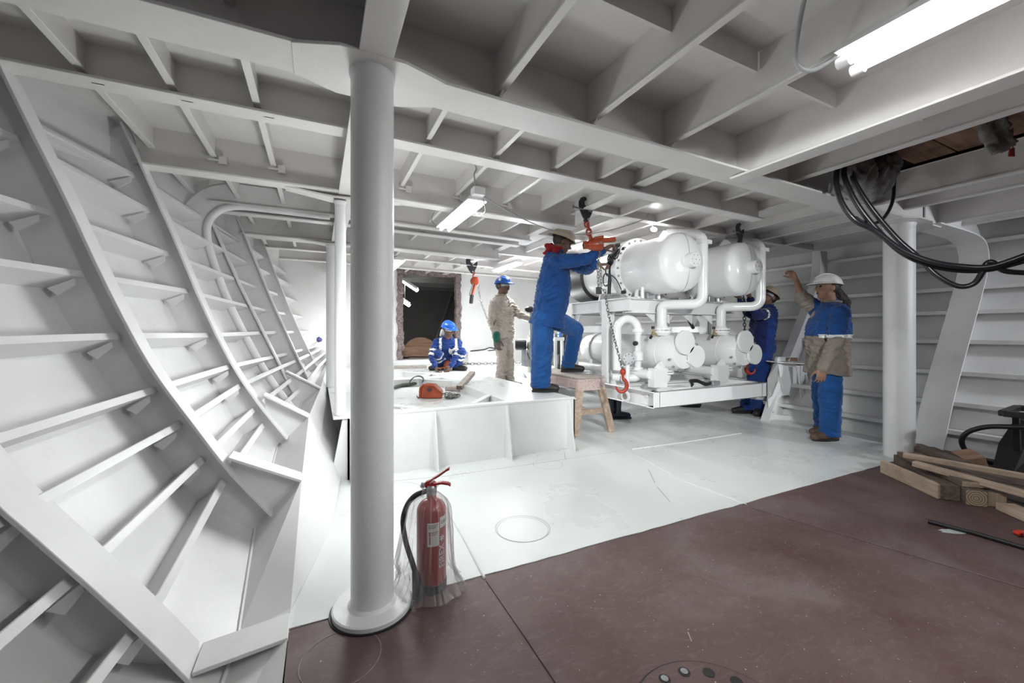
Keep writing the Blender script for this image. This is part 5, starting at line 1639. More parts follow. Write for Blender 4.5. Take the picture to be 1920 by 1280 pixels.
def person(label, J, skin, top, legs, f, ground, opt):
    """J: world joints; f: way the chest faces (horizontal). opt: widths, hats, hands ..."""
    g = opt.get
    up = Vector((0, 0, 1))
    base = (J['ank_l'] + J['ank_r']) / 2
    t = thing('person', label, 'person', (base.x, base.y, min(ground)))
    f = Vector((f[0], f[1], 0)).normalized()
    r_ = f.cross(up).normalized()                      # the person's own right
    sp = (J['neck'] - J['pelvis'])
    su = sp.normalized()
    ff = (f - su * f.dot(su)).normalized()
    rr = ff.cross(su).normalized()
    shl = (J['sh_r'] - J['sh_l'])
    sr = shl.normalized()
    fat = g('fat', 1.0)
    wide = shl.length / 2

    def torso(k, ext=0.0, lo=-0.10):
        secs = []
        for q, wx, wy, fo in ((lo, 0.165, 0.135, 0.0), (0.0, 0.168, 0.135, 0.0), (0.22, 0.150, 0.125 * fat, 0.01), (0.5, 0.162, 0.128 * fat, 0.012), (0.75, 0.175, 0.120, 0.0), (0.90, 0.15, 0.095, -0.01), (0.99, 0.085, 0.07, -0.01)):
            ax = rr.lerp(sr, max(0, q)).normalized()
            fr = su.cross(ax).normalized()
            w = wx * k + ext if q < 0.7 else (min(wx, wide) * k + ext)
            c = J['pelvis'] + sp * q + ff * fo * fat
            secs.append((c, ax * w, fr * (wy * k + ext)))
        return secs

    # ---- continuous body: head, neck, trunk, arms with hands, legs
    hc, hf, hu = J['head'], Vector(g('look', f)).normalized(), Vector(g('hup', up)).normalized()
    hf = (hf - hu * hf.dot(hu)).normalized()
    mb = MB()
    head_shapes(mb, hc, hf, hu)
    limb(mb, [J['neck'] - su * 0.03, hc - hu * 0.05 - hf * 0.015], [0.062, 0.056])
    loft(mb, torso(0.86))
    for s in 'lr':
        limb(mb, [J['sh_' + s], J['el_' + s], J['wr_' + s]], [0.050, 0.040, 0.027])
        limb(mb, [J['hip_' + s], J['kn_' + s], J['ank_' + s]], [0.080, 0.055, 0.040])
        if ('glove_' + s) not in opt:
            d, pl, cu, sd = g('hand_' + s)
            hand_shapes(mb, J['wr_' + s], Vector(d), Vector(pl), cu, sd, 1.0)
    place(fuse(mb, 0.0058, 4, 0.4), 'body', skin, t)

    # ---- trousers / lower garment
    mb = MB()
    loft(mb, [(J['pelvis'] - su * 0.13, rr * 0.12, ff * 0.10)] + torso(1.0, 0.004)[0:3])
    lw = g('legw', 1.0)
    for s in 'lr':
        lw = g('legw_' + s, g('legw', 1.0))
        an = J['ank_' + s] + (J['kn_' + s] - J['ank_' + s]).normalized() * 0.0
        limb(mb, [J['hip_' + s], J['kn_' + s], an], [0.104 * g('hipw', min(lw, 1.2)), 0.084 * lw, 0.076 * lw], 18)
        limb(mb, [an, an - (J['kn_' + s] - J['ank_' + s]).normalized() * 0.02], [0.076 * lw, 0.080 * lw], 18)
    me = fuse(mb, 0.010, 5)
    folds(me, [(J['kn_l'], 0.2), (J['kn_r'], 0.2), (J['ank_l'], 0.26), (J['ank_r'], 0.26), (J['pelvis'], 0.3)], 0.016, 0.005, g('seed', 1.0), (8, 8, 17))
    for s, gz in (('l', ground[0]), ('r', ground[1])):
        for v in me.vertices:
            if v.co.z < gz + 0.055 and (v.co - J['ank_' + s]).length < 0.24: v.co.z = gz + 0.055 + 0.3 * (v.co.z - gz - 0.055) * 0.1
    mats = legs if isinstance(legs, list) else [legs]
    tr = place(me, 'trousers', mats, t)
    # ---- jacket / upper garment
    mb = MB()
    secs = torso(1.0, g('loose', 0.018), g('hem', -0.02))
    if g('flare'):
        c, a, b = secs[0]
        secs[0] = (c, a * g('flare'), b * g('flare'))
    loft(mb, secs)
    aw = g('armw', 1.0)
    for s in 'lr':
        w_ = J['wr_' + s]
        e_ = J['el_' + s]
        cuff = w_ + (e_ - w_).normalized() * g('cuff_' + s, 0.01)
        limb(mb, [J['sh_' + s], e_, cuff], [0.078 * aw, 0.062 * aw, 0.046 * aw], 16)
    limb(mb, [J['neck'] - su * 0.05, J['neck'] + su * 0.005], [0.085, 0.072], 16)
    me = fuse(mb, 0.009, 5)
    folds(me, [(J['el_l'], 0.2), (J['el_r'], 0.2), (J['sh_l'], 0.2), (J['sh_r'], 0.2), (J['pelvis'], 0.3), (J['pelvis'] + sp * 0.4, 0.3)], 0.018, 0.005, g('seed', 1.0) + 5, g('freq', (9, 9, 26)))
    if 'top_fn' in opt:
        mats = top
        ids = [opt['top_fn'](p.center) for p in me.polygons]
        ja = place(me, 'jacket', mats, t)
        for p, i in zip(ja.data.polygons, ids): p.material_index = i
    else:
        ja = place(me, 'jacket', top, t)
    # collar
    mb = MB()
    pts = [J['neck'] + su * 0.012 + rr * (0.078 * math.cos(a)) + ff * (0.078 * math.sin(a) - 0.005) for a in [rad(q) for q in range(110, 431, 20)]]
    mb.tube(pts, 0.014, 8)
    mb.build('collar', (top[1] if isinstance(top, list) else top), ja, 60)
    for s in 'lr':
        i = 0 if s == 'l' else 1
        boot(t, J['ank_' + s], g('toe_' + s), ground[i], g('bootmat', PM['boot']), PM['sole'])
        if ('glove_' + s) in opt:
            d, pl, cu, sd = g('hand_' + s)
            mb = MB(); hand_shapes(mb, J['wr_' + s], Vector(d), Vector(pl), cu, sd, 1.25)
            gl = place(fuse(mb, 0.0065, 3, 0.4), 'glove', opt['glove_' + s], t)
            mb = MB(); limb(mb, [J['wr_' + s] - Vector(d).normalized() * 0.05, J['wr_' + s] + Vector(d).normalized() * 0.03], [0.056, 0.05])
            place(fuse(mb, 0.009, 3), 'glove_cuff', PM['green'], gl)
    hat = helmet(t, hc, Vector(g('peakdir', hf)).normalized(), Vector(g('hatup', hu)).normalized(), g('hat'), 1.03, g('peak', 1.0))
    face_bits(t, hc, hf, hu, skin, 1.0, g('moustache', False), g('goggles', True))
    # short hair under the hat at the back
    mb = MB(); rot = Matrix((hf.cross(hu), hf, hu)).transposed()
    mb.ball(hc - hf * 0.03 + hu * 0.02, 0.09, 18, 10, (0.93, 0.95, 0.92), rot); mb.build('hair', PM['hair'], t, 60)
    return t, ja, tr


def J_(**k):
    return {a: pt(*b) for a, b in k.items()}


AW = Vector((0.431, 0.9023, 0))             # away from the camera

# 1 --- centre worker, foot on the stool, both hands on the hoist
J = J_(pelvis=(1028, 590, 4.52), neck=(1046, 474, 4.46), head=(1054, 455, 4.42), sh_r=(1043, 491, 4.30), sh_l=(1062, 490, 4.66),
       el_r=(1094, 487, 4.17), wr_r=(1130, 469, 4.02), el_l=(1098, 505, 4.42), wr_l=(1119, 496, 4.12),
       hip_r=(1019, 598, 4.45), hip_l=(1044, 600, 4.60), kn_r=(1016, 659, 4.40), ank_r=(1014, 716, 4.36), kn_l=(1079, 618, 4.82), ank_l=(1066, 674, 5.02))
J['ank_r'].z = 0.48 + 0.10
J['ank_l'].z = 0.63 + 0.10
J['neck'] += Vector((0, 0, 0.01))
fw = VX * 0.94 + AW * 0.30
p, ja, tr = person('worker in a royal blue jacket and red scarf, one boot up on the wooden stool', J, PM['skin_dark'], PM['blue'], PM['blue2'], fw, (0.63, 0.48), dict(
    look=VX * 0.9 + AW * 0.2 - Vector((0, 0, 0.45)), hup=VX * 0.40 + Vector((0, 0, 0.9)), peakdir=-VX * 0.9 + Vector((0, 0, 0.35)) - AW * 0.1, hatup=VX * 0.36 + Vector((0, 0, 0.93)), hat=PM['tanhat'], peak=1.0,
    hand_r=(VX * 0.5 - AW * 0.15 + Vector((0, 0, 0.25)), -AW * 0.2 + VX * 0.5 - Vector((0, 0, 0.6)), 0.9, 1), hand_l=(VX * 0.8 - AW * 0.3, AW * 0.1 + Vector((0, 0, -0.6)) + VX * 0.2, 1.0, -1),
    toe_r=VX * 0.95 + AW * 0.1, toe_l=VX * 0.95 + AW * 0.1, hem=-0.17, flare=1.16, loose=0.032, legw_r=1.36, legw_l=1.12, armw=1.02, fat=1.22, seed=2.0, goggles=False))
hc = J['head']
mb = MB()
nk = J['neck'] + Vector((0, 0, 0.03))
for k in range(7):
    a = k * 0.9
    mb.ball(nk + VX * (0.065 * math.cos(a) - 0.01) + AW * (0.06 * math.sin(a)) + Vector((0, 0, 0.025 * math.sin(k * 2.3))), 0.055, 12, 8)
limb(mb, [nk - VX * 0.05, nk - VX * 0.12 + Vector((0, 0, 0.03)) - AW * 0.02], [0.06, 0.03])
limb(mb, [nk - VX * 0.08 + Vector((0, 0, -0.01)), nk - VX * 0.15 + Vector((0, 0, -0.055)) - AW * 0.03], [0.05, 0.022])
me = fuse(mb, 0.008, 3)
folds(me, [(nk, 0.25)], 0.014, 0.004, 3.0)
place(me, 'scarf', PM['red'], p)
mb = MB()
A = [hc - VX * 0.10 + AW * k * 0.05 + Vector((0, 0, 0.05)) for k in (-1.5, -0.5, 0.5, 1.5)]
mb.strip(A, [q - VX * 0.07 + Vector((0, 0, 0.015)) for q in A], Vector((0, 0, 0.004))); mb.build('visor', PM['lens'], p)
for sx in (0.2, 0.55):
    c = J['pelvis'] + (J['neck'] - J['pelvis']) * sx

# 2 --- standing beige worker
J = J_(pelvis=(944, 626, 6.10), neck=(940, 555, 6.10), head=(943, 537, 6.06), sh_r=(926, 569, 5.98), sh_l=(955, 568, 6.20),
       el_r=(922, 604, 5.96), wr_r=(931, 634, 5.90), el_l=(973, 590, 6.12), wr_l=(1001, 600, 6.02),
       hip_r=(938, 632, 6.04), hip_l=(950, 632, 6.16), kn_r=(941, 674, 6.00), ank_r=(938, 712, 6.02), kn_l=(954, 674, 6.10), ank_l=(956, 714, 6.10))
J['ank_r'].z = J['ank_l'].z = 0.40
fw = VX * 0.8 - AW * 0.55
p, ja, tr = person('worker in a beige coverall and blue helmet standing behind the seat', J, PM['skin_dark'], PM['beige'], PM['beige'], fw, (0.30, 0.30), dict(
    look=VX * 0.85 - AW * 0.5 - Vector((0, 0, 0.22)), hat=PM['bluehat'], moustache=True, hand_r=(Vector((0.05, 0, -1)), VX * 0.6 + AW * 0.8, 0.5, 1), hand_l=(VX, Vector((0, 0, -1)), 0.5, -1),
    glove_r=PM['glove'], toe_r=VX * 0.9 - AW * 0.4, toe_l=VX * 0.9 - AW * 0.4, hem=-0.12, legw=0.92, armw=0.92, seed=7.0, fat=0.92))
hc = J['head']
rr_ = Vector((0, 0, 1))
for off in (VX * 0.075 - AW * 0.075, -VX * 0.045 - AW * 0.098):
    q = hc + off + Vector((0, 0, 0.095))
    mb = MB(); mb.lathe([(0.024, 0), (0.02, 0.006), (0.0, 0.007)], q, off, 14); mb.build('sticker', PM['whitehat'], p, 40)
mb = MB(); c = J['pelvis'] + Vector((0, 0, 0.06))
mb.tube([c + (VX * math.cos(a) * 0.165 + AW * math.sin(a) * 0.15) for a in [k * 0.35 for k in range(19)]], 0.013, 8); mb.build('belt', PM['beige'], p, 60)
mb = MB()
pts = [J['neck'].lerp(J['pelvis'], k / 8) + fw.normalized() * (0.135 if k else 0.09) for k in range(9)]
mb.tube(pts, 0.006, 6); mb.build('zip', PM['khaki'], p, 60)

# 3 --- crouching worker
J = J_(pelvis=(842, 676, 6.95), neck=(839, 634, 6.72), head=(841, 618, 6.62), sh_r=(819, 643, 6.74), sh_l=(858, 643, 6.80),
       el_r=(810, 668, 6.62), wr_r=(816, 688, 6.50), el_l=(855, 668, 6.62), wr_l=(845, 686, 6.52),
       hip_r=(834, 677, 6.92), hip_l=(850, 677, 6.95), kn_r=(820, 664, 6.62), ank_r=(824, 686, 6.85), kn_l=(865, 660, 6.66), ank_l=(857, 684, 6.78))
J['ank_r'].z = J['ank_l'].z = 0.582
fw = -AW * 0.9 + VX * 0.35
p, ja, tr = person('crouching worker in navy coverall with reflective bands, blue helmet, by the door opening', J, PM['skin_dark'], PM['navy2'], PM['navy2'], fw, (0.485, 0.485), dict(
    look=-AW * 0.6 + VX * 0.75 - Vector((0, 0, 0.35)), hup=-AW * 0.25 + VX * 0.1 + Vector((0, 0, 0.95)), hat=PM['bluehat'],
    hand_r=(VX * 0.35 - AW * 0.2 - Vector((0, 0, 0.6)), VX * 0.8 + AW * 0.4, 0.7, 1), hand_l=(-VX * 0.35 - AW * 0.2 - Vector((0, 0, 0.6)), -VX * 0.8 + AW * 0.4, 0.7, -1),
    toe_r=-AW * 0.5 - VX * 0.6, toe_l=-AW * 0.45 + VX * 0.85, hem=-0.05, legw=0.95, armw=0.95, seed=11.0))
for s in 'lr':
    a = (J['el_' + s] - J['sh_' + s])
    band(ja, 'reflective_band', J['sh_' + s] + a * 0.62, a, 0.020, PM['tape'], ja, rmax=0.13)
    band(ja, 'reflective_band', J['sh_' + s] + a * 0.92, a, 0.020, PM['tape'], ja, rmax=0.13)
    a = (J['ank_' + s] - J['kn_' + s])
    band(tr, 'reflective_band', J['kn_' + s] + a * 0.10, a, 0.020, PM['tape'], tr, rmax=0.15)
    band(tr, 'reflective_band', J['kn_' + s] + a * 0.40, a, 0.020, PM['tape'], tr, rmax=0.14)
    c = J['sh_' + s].lerp(J['neck'], 0.25)
    band(ja, 'reflective_band', c + fw.normalized() * 0.08 - Vector((0, 0, 0.05)), J['sh_l'] - J['sh_r'], 0.020, PM['tape'], ja, rmax=0.14)
mb = MB()
for k in range(5): mb.ball(J['head'] - VX * 0.085 + AW * 0.02 * k + Vector((0, 0, -0.02 - 0.02 * (k % 3))), 0.035, 10, 6)
limb(mb, [J['head'] - VX * 0.09 + Vector((0, 0, -0.02)), J['head'] - VX * 0.13 + Vector((0, 0, -0.09))], [0.04, 0.02])
place(fuse(mb, 0.008, 3), 'scarf', PM['scarfcheck'], p)

# 4 --- far worker looking up, arms under the far tank
J = J_(pelvis=(1428, 650, 5.62), neck=(1436, 573, 5.55), head=(1441, 557, 5.50), sh_l=(1446, 588, 5.42), sh_r=(1424, 588, 5.70),
       el_l=(1420, 590, 5.26), wr_l=(1406, 560, 5.22), el_r=(1404, 588, 5.66), wr_r=(1388, 562, 5.55),
       hip_l=(1434, 656, 5.55), hip_r=(1420, 656, 5.70), kn_l=(1428, 715, 5.52), ank_l=(1424, 768, 5.50), kn_r=(1413, 712, 5.62), ank_r=(1399, 762, 5.60))
J['ank_l'].z = J['ank_r'].z = 0.104
fw = -VX * 0.95 + AW * 0.1
p, ja, tr = person('worker in dark blue coverall and tan helmet looking up beside the far tank', J, PM['skin_mid'], [PM['navy'], PM['navy2']], PM['navy2'], fw, (0.004, 0.004), dict(
    look=-VX * 0.75 - AW * 0.25 + Vector((0, 0, 0.6)), hup=VX * 0.55 + Vector((0, 0, 0.83)), hat=PM['tanhat'],
    top_fn=lambda q, n=J['neck']: 1 if (q - n).dot(VX) > -0.06 else 0,
    hand_l=(Vector((0, 0, 1)) - VX * 0.3, -VX, 0.8, 1), hand_r=(Vector((0, 0, 1)) - VX * 0.3, -VX, 0.8, -1),
    toe_l=-VX * 0.7 - AW * 0.7, toe_r=-VX * 0.95, hem=-0.10, legw=0.98, armw=0.98, seed=17.0, fat=1.0))
a = J['el_l'] - J['sh_l']
band(ja, 'reflective_band', J['sh_l'] + a * 0.55, a, 0.020, PM['tape'], ja, rmax=0.12)
for s in 'lr':
    a = J['ank_' + s] - J['kn_' + s]
    band(tr, 'reflective_band', J['kn_' + s] + a * 0.42, a, 0.022, PM['tape'], tr, rmax=0.14)
    band(tr, 'reflective_band', J['kn_' + s] + a * 0.64, a, 0.022, PM['tape'], tr, rmax=0.14)

# 5 --- right-hand worker raising a thumb
J = J_(pelvis=(1552, 668, 4.22), neck=(1558, 568, 4.22), head=(1551, 541, 4.20), sh_l=(1573, 589, 4.06), sh_r=(1541, 586, 4.36),
       el_l=(1568, 640, 3.98), wr_l=(1541, 690, 3.98), el_r=(1505, 559, 4.36), wr_r=(1492, 524, 4.34),
       hip_l=(1560, 672, 4.13), hip_r=(1545, 672, 4.30), kn_l=(1556, 738, 4.14), ank_l=(1556, 806, 4.19), kn_r=(1543, 735, 4.34), ank_r=(1545, 795, 4.46))
J['ank_l'].z = J['ank_r'].z = 0.108
fw = -VX * 0.96 + AW * 0.12
zs = J['neck'].z
p, ja, tr = person('worker in a blue and grey-brown jacket, white helmet and ponytail, raising one thumb', J, PM['skin_mid'], [PM['blue'], PM['khaki']], PM['blue2'], fw, (0.004, 0.004), dict(
    look=-VX * 0.95 + AW * 0.15 + Vector((0, 0, 0.12)), hup=VX * 0.08 + Vector((0, 0, 1)), hat=PM['whitehat'], goggles=False,
    top_fn=lambda q: 1 if (q.z < zs - 0.345 or ((q - J['sh_r']).dot(-VX) > 0.14 and (q - J['sh_r']).dot(AW) > -0.1 and q.z > zs - 0.16)) else 0,
    hand_l=(Vector((0, 0, -1)) - VX * 0.08, AW * 0.9 + VX * 0.2, 0.45, -1), hand_r=(-VX * 0.35 + Vector((0, 0, 0.6)), -VX * 0.8 - Vector((0, 0, 0.4)), 1.25, -1),
    toe_l=-VX * 0.99 - AW * 0.05, toe_r=-VX * 0.9 - AW * 0.3, bootmat=PM['brown'], hem=-0.33, flare=1.12, loose=0.032, hipw=0.85, legw=1.2, armw=1.12, fat=1.2, cuff_r=0.16, seed=23.0))
a = Vector((0, 0, 1))
band(ja, 'reflective_band', (J['sh_l'].x, J['sh_l'].y, zs - 0.345), a, 0.017, PM['tape'], ja, rmax=0.17)
hc = J['head']
mb = MB()
limb(mb, [hc + VX * 0.06 + Vector((0, 0, -0.02)), hc + VX * 0.12 + Vector((0, 0, -0.07)), hc + VX * 0.17 + Vector((0, 0, -0.15)), hc + VX * 0.19 + Vector((0, 0, -0.24))], [0.055, 0.05, 0.055, 0.03])
me = fuse(mb, 0.007, 2)
folds(me, [(hc + VX * 0.15 + Vector((0, 0, -0.13)), 0.3)], 0.018, 0.006, 4.0, (40, 40, 8))
place(me, 'ponytail', PM['hair'], p)

# ================================================================== FIRE EXTINGUISHER IN A PLASTIC BAG
ec = on_floor(809, 1100)
ec.z = 0.005
ex = thing('fire_extinguisher', 'red dry powder fire extinguisher standing in a clear plastic bag beside the near pillar', 'extinguisher', ec)
ER = 0.064
M['fire'] = paint('fire_red_paint', (0.30, 0.016, 0.018), 0.3, 0.12, 8, 0.0, dirt=(0.16, 0.03, 0.03), dirt_amt=0.4)
M['paper'] = paint('white_label', (0.62, 0.60, 0.59), 0.6, 0.06, 30, 0)
M['print'] = paint('dark_print', (0.06, 0.05, 0.05), 0.6, 0.1, 30, 0)
M['whiteprint'] = paint('white_print', (0.66, 0.62, 0.62), 0.6, 0.1, 30, 0)
mb = MB(); mb.lathe([(0.0, 0.0), (0.059, 0.0), (0.062, 0.012), (ER, 0.02), (ER, 0.335)] + [(ER * math.cos(rad(a)), 0.335 + 0.055 * math.sin(rad(a))) for a in range(10, 76, 10)] + [(0.021, 0.389), (0.021, 0.405), (0.0, 0.405)], ec, n=48)
body = mb.build('cylinder', M['fire'], ex, 35)
mb = MB(); mb.lathe([(0.066, 0.0), (0.0665, 0.035), (0.0645, 0.037), (0.06, 0.0)], ec, n=40); mb.build('base_ring', M['black'], ex, 35)
FA = math.atan2(-ec.y, -ec.x)               # towards the lens side of the room


def on_cyl(a, z, off=0.001):
    return ec + Vector(((ER + off) * math.cos(a), (ER + off) * math.sin(a), z))


def patch(name, a0, a1, z0, z1, mat, off=0.0008, n=10):
    mb = MB()
    A = [on_cyl(FA + rad(lerp(a0, a1, k / n)), z0, off) for k in range(n + 1)]
    B = [on_cyl(FA + rad(lerp(a0, a1, k / n)), z1, off) for k in range(n + 1)]
    mb.strip(A, B)
    return mb.build(name, mat, body)


def cyl_text(txt, size, a0, z0, mat, vertical=False, name='lettering'):
    cu = bpy.data.curves.new('t', 'FONT')
    cu.body = txt; cu.size = size; cu.align_x = 'LEFT'
    o = bpy.data.objects.new('t', cu)
    COL.objects.link(o)
    dg = bpy.context.evaluated_depsgraph_get()
    me = bpy.data.meshes.new_from_object(o.evaluated_get(dg))
    bpy.data.objects.remove(o)
    t = world_shift(body)
    for v in me.vertices:
        x, y = v.co.x, v.co.y
        if vertical: p = on_cyl(FA + rad(a0) - y / ER, z0 + x, 0.0018)
        else: p = on_cyl(FA + rad(a0) + x / ER, z0 + y, 0.0018)
        v.co = p - t
    me.materials.clear(); me.materials.append(mat)
    r_ = bpy.data.objects.new(name, me)
    COL.objects.link(r_); r_.parent = body
    return r_


patch('paper_label', -16, 30, 0.205, 0.305, M['paper'])
patch('paper_label', 34, 84, 0.277, 0.323, M['paper'])
for k in range(6): patch('print_line', -12, 26 - 5 * (k % 3), 0.295 - k * 0.006 - (0.0 if k < 3 else 0.012), 0.297 - k * 0.006 - (0.0 if k < 3 else 0.012), M['print'], 0.0014)
patch('print_line', -8, -3, 0.215, 0.268, M['fire'], 0.0014)
cyl_text('DRY POWDER', 0.021, 38, 0.2935, M['print'])
cyl_text('FIREX', 0.040, 54, 0.105, M['whiteprint'], True)
for k in range(3):
    q = on_cyl(FA + rad(43), 0.232, 0.0016)
    tn = Vector((-math.sin(FA + rad(43)), math.cos(FA + rad(43)), 0))
    a = k * math.pi / 3 + 0.3
    dv = tn * math.cos(a) + Vector((0, 0, math.sin(a)))
    mb = MB(); mb.beam(q - dv * 0.013, q + dv * 0.013, 0.0045, 0.0006, up=(math.cos(FA + rad(43)), math.sin(FA + rad(43)), 0)); mb.build('emblem', M['whiteprint'], body)
top = ec + Vector((0, 0, 0.405))
mb = MB(); mb.lathe([(0.02, 0), (0.024, 0.006), (0.024, 0.03), (0.018, 0.04)], top, n=20); mb.build('valve_head', M['greymetal'], ex, 40)
dv = VX
mb = MB(); mb.prism([top + dv * x + Vector((0.431 * -0.012, 0.9 * -0.012, z)) for x, z in ((-0.028, 0.03), (0.02, 0.02), (0.022, 0.05), (0.0, 0.066), (-0.028, 0.056))], (0.431 * 0.024, 0.9 * 0.024, 0)); mb.build('lever_bracket', M['fire'], ex, bevel=0.004)
for nm, P in (('upper_lever', [(0.0, 0.058), (0.035, 0.080), (0.072, 0.106), (0.080, 0.108)]), ('lower_lever', [(0.01, 0.040), (0.045, 0.046), (0.075, 0.042), (0.085, 0.036)])):
    A = [top + dv * x + Vector((0, 0, z)) - AWV * 0.011 for x, z in P]
    B = [q + AWV * 0.022 for q in A]
    mb = MB(); mb.strip(A, B, Vector((0, 0, 0.010))); mb.build(nm, M['fire'], ex, bevel=0.002)
mb = MB(); mb.tube([top - dv * 0.03 + Vector((0, 0, 0.04)), top - dv * 0.045 + Vector((0, 0, 0.042))], 0.012, 12); mb.build('gauge', M['greymetal'], ex, 50)
mb = MB(); mb.tube([top + dv * (0.012 * math.cos(a) + 0.004) - AWV * (0.016 * math.sin(a)) + Vector((0, 0, 0.06 + 0.012 * math.cos(a))) for a in [k * 0.6 for k in range(12)]], 0.0022, 6); mb.build('cable_tie', M['whiteprint'], ex, 60)
hose = [(0, -0.02, 0.42), (0, -0.07, 0.40), (-0.01, -0.105, 0.36), (-0.03, -0.118, 0.30), (-0.05, -0.10, 0.22), (-0.07, -0.07, 0.15), (-0.082, -0.05, 0.10)]
mb = MB(); mb.tube(catmull([ec + AWV * a + dv * b + Vector((0, 0, z)) for a, b, z in hose], 6), 0.0115, 12); mb.build('hose', M['black'], ex, 60)
mb = MB(); mb.tube([ec + AWV * a + dv * b + Vector((0, 0, z)) for a, b, z in ((-0.078, -0.053, 0.11), (-0.086, -0.045, 0.075), (-0.094, -0.035, 0.012))], [0.014, 0.019, 0.027], 14); mb.build('nozzle', M['black'], ex, 60)
# the clear bag
mp, nt, b = new_mat('clear_plastic_film')
b.inputs['Base Color'].default_value = (0.55, 0.53, 0.52, 1)
b.inputs['Roughness'].default_value = 0.16
b.inputs['Specular IOR Level'].default_value = 0.8
lw = N(nt, 'ShaderNodeLayerWeight', Blend=0.35)
r1 = ramp(nt, lw.outputs['Facing'], [(0.0, (0.16,) * 3), (1.0, (0.62,) * 3)])
nt.links.new(r1.outputs[0], b.inputs['Alpha'])
mb = MB()
nA, rows_ = 120, []
for i, (rr, z) in enumerate(((0.145, 0.004), (0.13, 0.02), (0.112, 0.045), (0.102, 0.08), (0.097, 0.12), (0.094, 0.16), (0.092, 0.20), (0.09, 0.24), (0.087, 0.28), (0.084, 0.32), (0.078, 0.352), (0.064, 0.38), (0.044, 0.40), (0.030, 0.418), (0.026, 0.43), (0.040, 0.446))):
    row = []
    for k in range(nA):
        a = 2 * math.pi * k / nA
        f_ = noise.noise((math.cos(a) * 4.5, math.sin(a) * 4.5, z * 2.2)) * 0.8 + 0.55 * noise.noise((math.cos(a) * 11, math.sin(a) * 11, z * 3)) + 0.35 * noise.noise((math.cos(a) * 26 + z * 9, math.sin(a) * 26, z * 7))
        left = max(0.0, -(math.cos(a) * VX.x + math.sin(a) * VX.y))
        r_ = max(rr * (1 + 0.20 * f_) + (0.05 * left * max(0, 1 - z / 0.33) if z < 0.33 else 0) + (0.030 * left if 0.1 < z < 0.40 else 0), (ER + 0.003) if z < 0.335 else rr * 0.9)
        r_ = min(r_, 0.165)
        row.append(ec + Vector((r_ * math.cos(a) - 0.012 * 0.9 * (z > .4), r_ * math.sin(a), max(0.001, z + 0.012 * f_ * (z < 0.05)))))
    row.append(row[0])
    rows_.append(row)
for a, b2 in zip(rows_[:-1], rows_[1:]): mb.strip(a, b2)
mb.build('plastic_bag', mp, ex, 80)

# ================================================================== TIMBER PILE
def timber(label, p0, p1, w, h, mat, name='timber', roll=0.0, group='offcuts in the timber pile', end=None, cat='timber'):
    p0, p1 = Vector(p0), Vector(p1)
    a = (p1 - p0).normalized()
    up = Matrix.Rotation(roll, 3, a) @ Vector((0, 0, 1))
    s = a.cross(up).normalized()
    rot = Matrix((s, a, s.cross(a))).transposed()
    L = (p1 - p0).length
    me_ = MB(); me_.box(-w / 2, w / 2, -L / 2, L / 2, -h / 2, h / 2)
    mats = [mat] + ([end] if end else [])
    o = me_.build(name, mats, None, bevel=0.003)
    if end:
        for p in o.data.polygons:
            if abs(p.normal.y) > 0.9: p.material_index = 1
    o.location = (p0 + p1) / 2
    o.rotation_euler = rot.to_euler()
    return tag(o, label, cat, group)


def ring_wood():
    m, nt, b = new_mat('ringed_end_grain')
    tc = N(nt, 'ShaderNodeTexCoord')
    wv = N(nt, 'ShaderNodeTexWave', wave_type='RINGS', rings_direction='Y', Scale=24.0, Distortion=1.5)
    nt.links.new(tc.outputs['Object'], wv.inputs['Vector'])
    r1 = ramp(nt, wv.outputs['Fac'], [(0.2, (0.2, 0.14, 0.09)), (0.8, (0.42, 0.33, 0.23))])
    nt.links.new(r1.outputs[0], b.inputs['Base Color'])
    b.inputs['Roughness'].default_value = 0.85
    return m


def at_z(u, v, z):
    return on_floor(u, v, z)


timber('pale pine board set on edge, front left of the timber pile by the right pillar', at_z(1655, 874, 0.05), at_z(1764, 922, 0.05), 0.038, 0.098, M['pine'], 'pine_board', end=M['endgrain'])
timber('dark squared timber lying right against the pale pine board on edge', at_z(1690, 864, 0.052), at_z(1782, 924, 0.052), 0.10, 0.10, M['oldwood'], end=M['oldwood'])
timber('squared timber with pale ringed end grain facing out, in front of the pile', at_z(1712, 862, 0.052), at_z(1831, 934, 0.052), 0.105, 0.102, M['oldwood'], end=ring_wood())
timber('squared timber with pale end facing out, right of the ringed one', at_z(1765, 868, 0.05), at_z(1867, 937, 0.05), 0.10, 0.098, M['oldwood'], end=M['endgrain'])
timber('flat brown plank with pale end laid across the squared timbers', at_z(1704, 852, 0.125), at_z(1832, 909, 0.125), 0.16, 0.04, M['oldwood'], 'plank', end=M['pine'])
timber('upper long pale plank slanting to the right edge of the picture', at_z(1693, 852, 0.195), at_z(1960, 900, 0.165), 0.05, 0.035, M['pine'], 'plank', end=M['endgrain'])
timber('lower long pale plank slanting right, just under the upper one', at_z(1713, 868, 0.165), at_z(1950, 934, 0.125), 0.055, 0.036, M['pine'], 'plank', end=M['endgrain'])
timber('broad dark plank half hidden under the two long pale planks', at_z(1770, 868, 0.12), at_z(1955, 930, 0.085), 0.2, 0.03, M['oldwood'], 'plank')
timber('dark beam lying behind the right pillar foot, against the hull frame', at_z(1712, 843, 0.06), at_z(1802, 880, 0.06), 0.13, 0.12, M['oldwood'])
timber('brown plank lying behind the pile, left of the chunky end block', at_z(1738, 842, 0.13), at_z(1808, 870, 0.13), 0.10, 0.05, M['oldwood'], 'plank')
timber('short pale pine offcut on the floor at the right edge of the picture', at_z(1884, 949, 0.025), at_z(1945, 975, 0.025), 0.10, 0.045, M['pine'], 'pine_board', end=M['endgrain'])
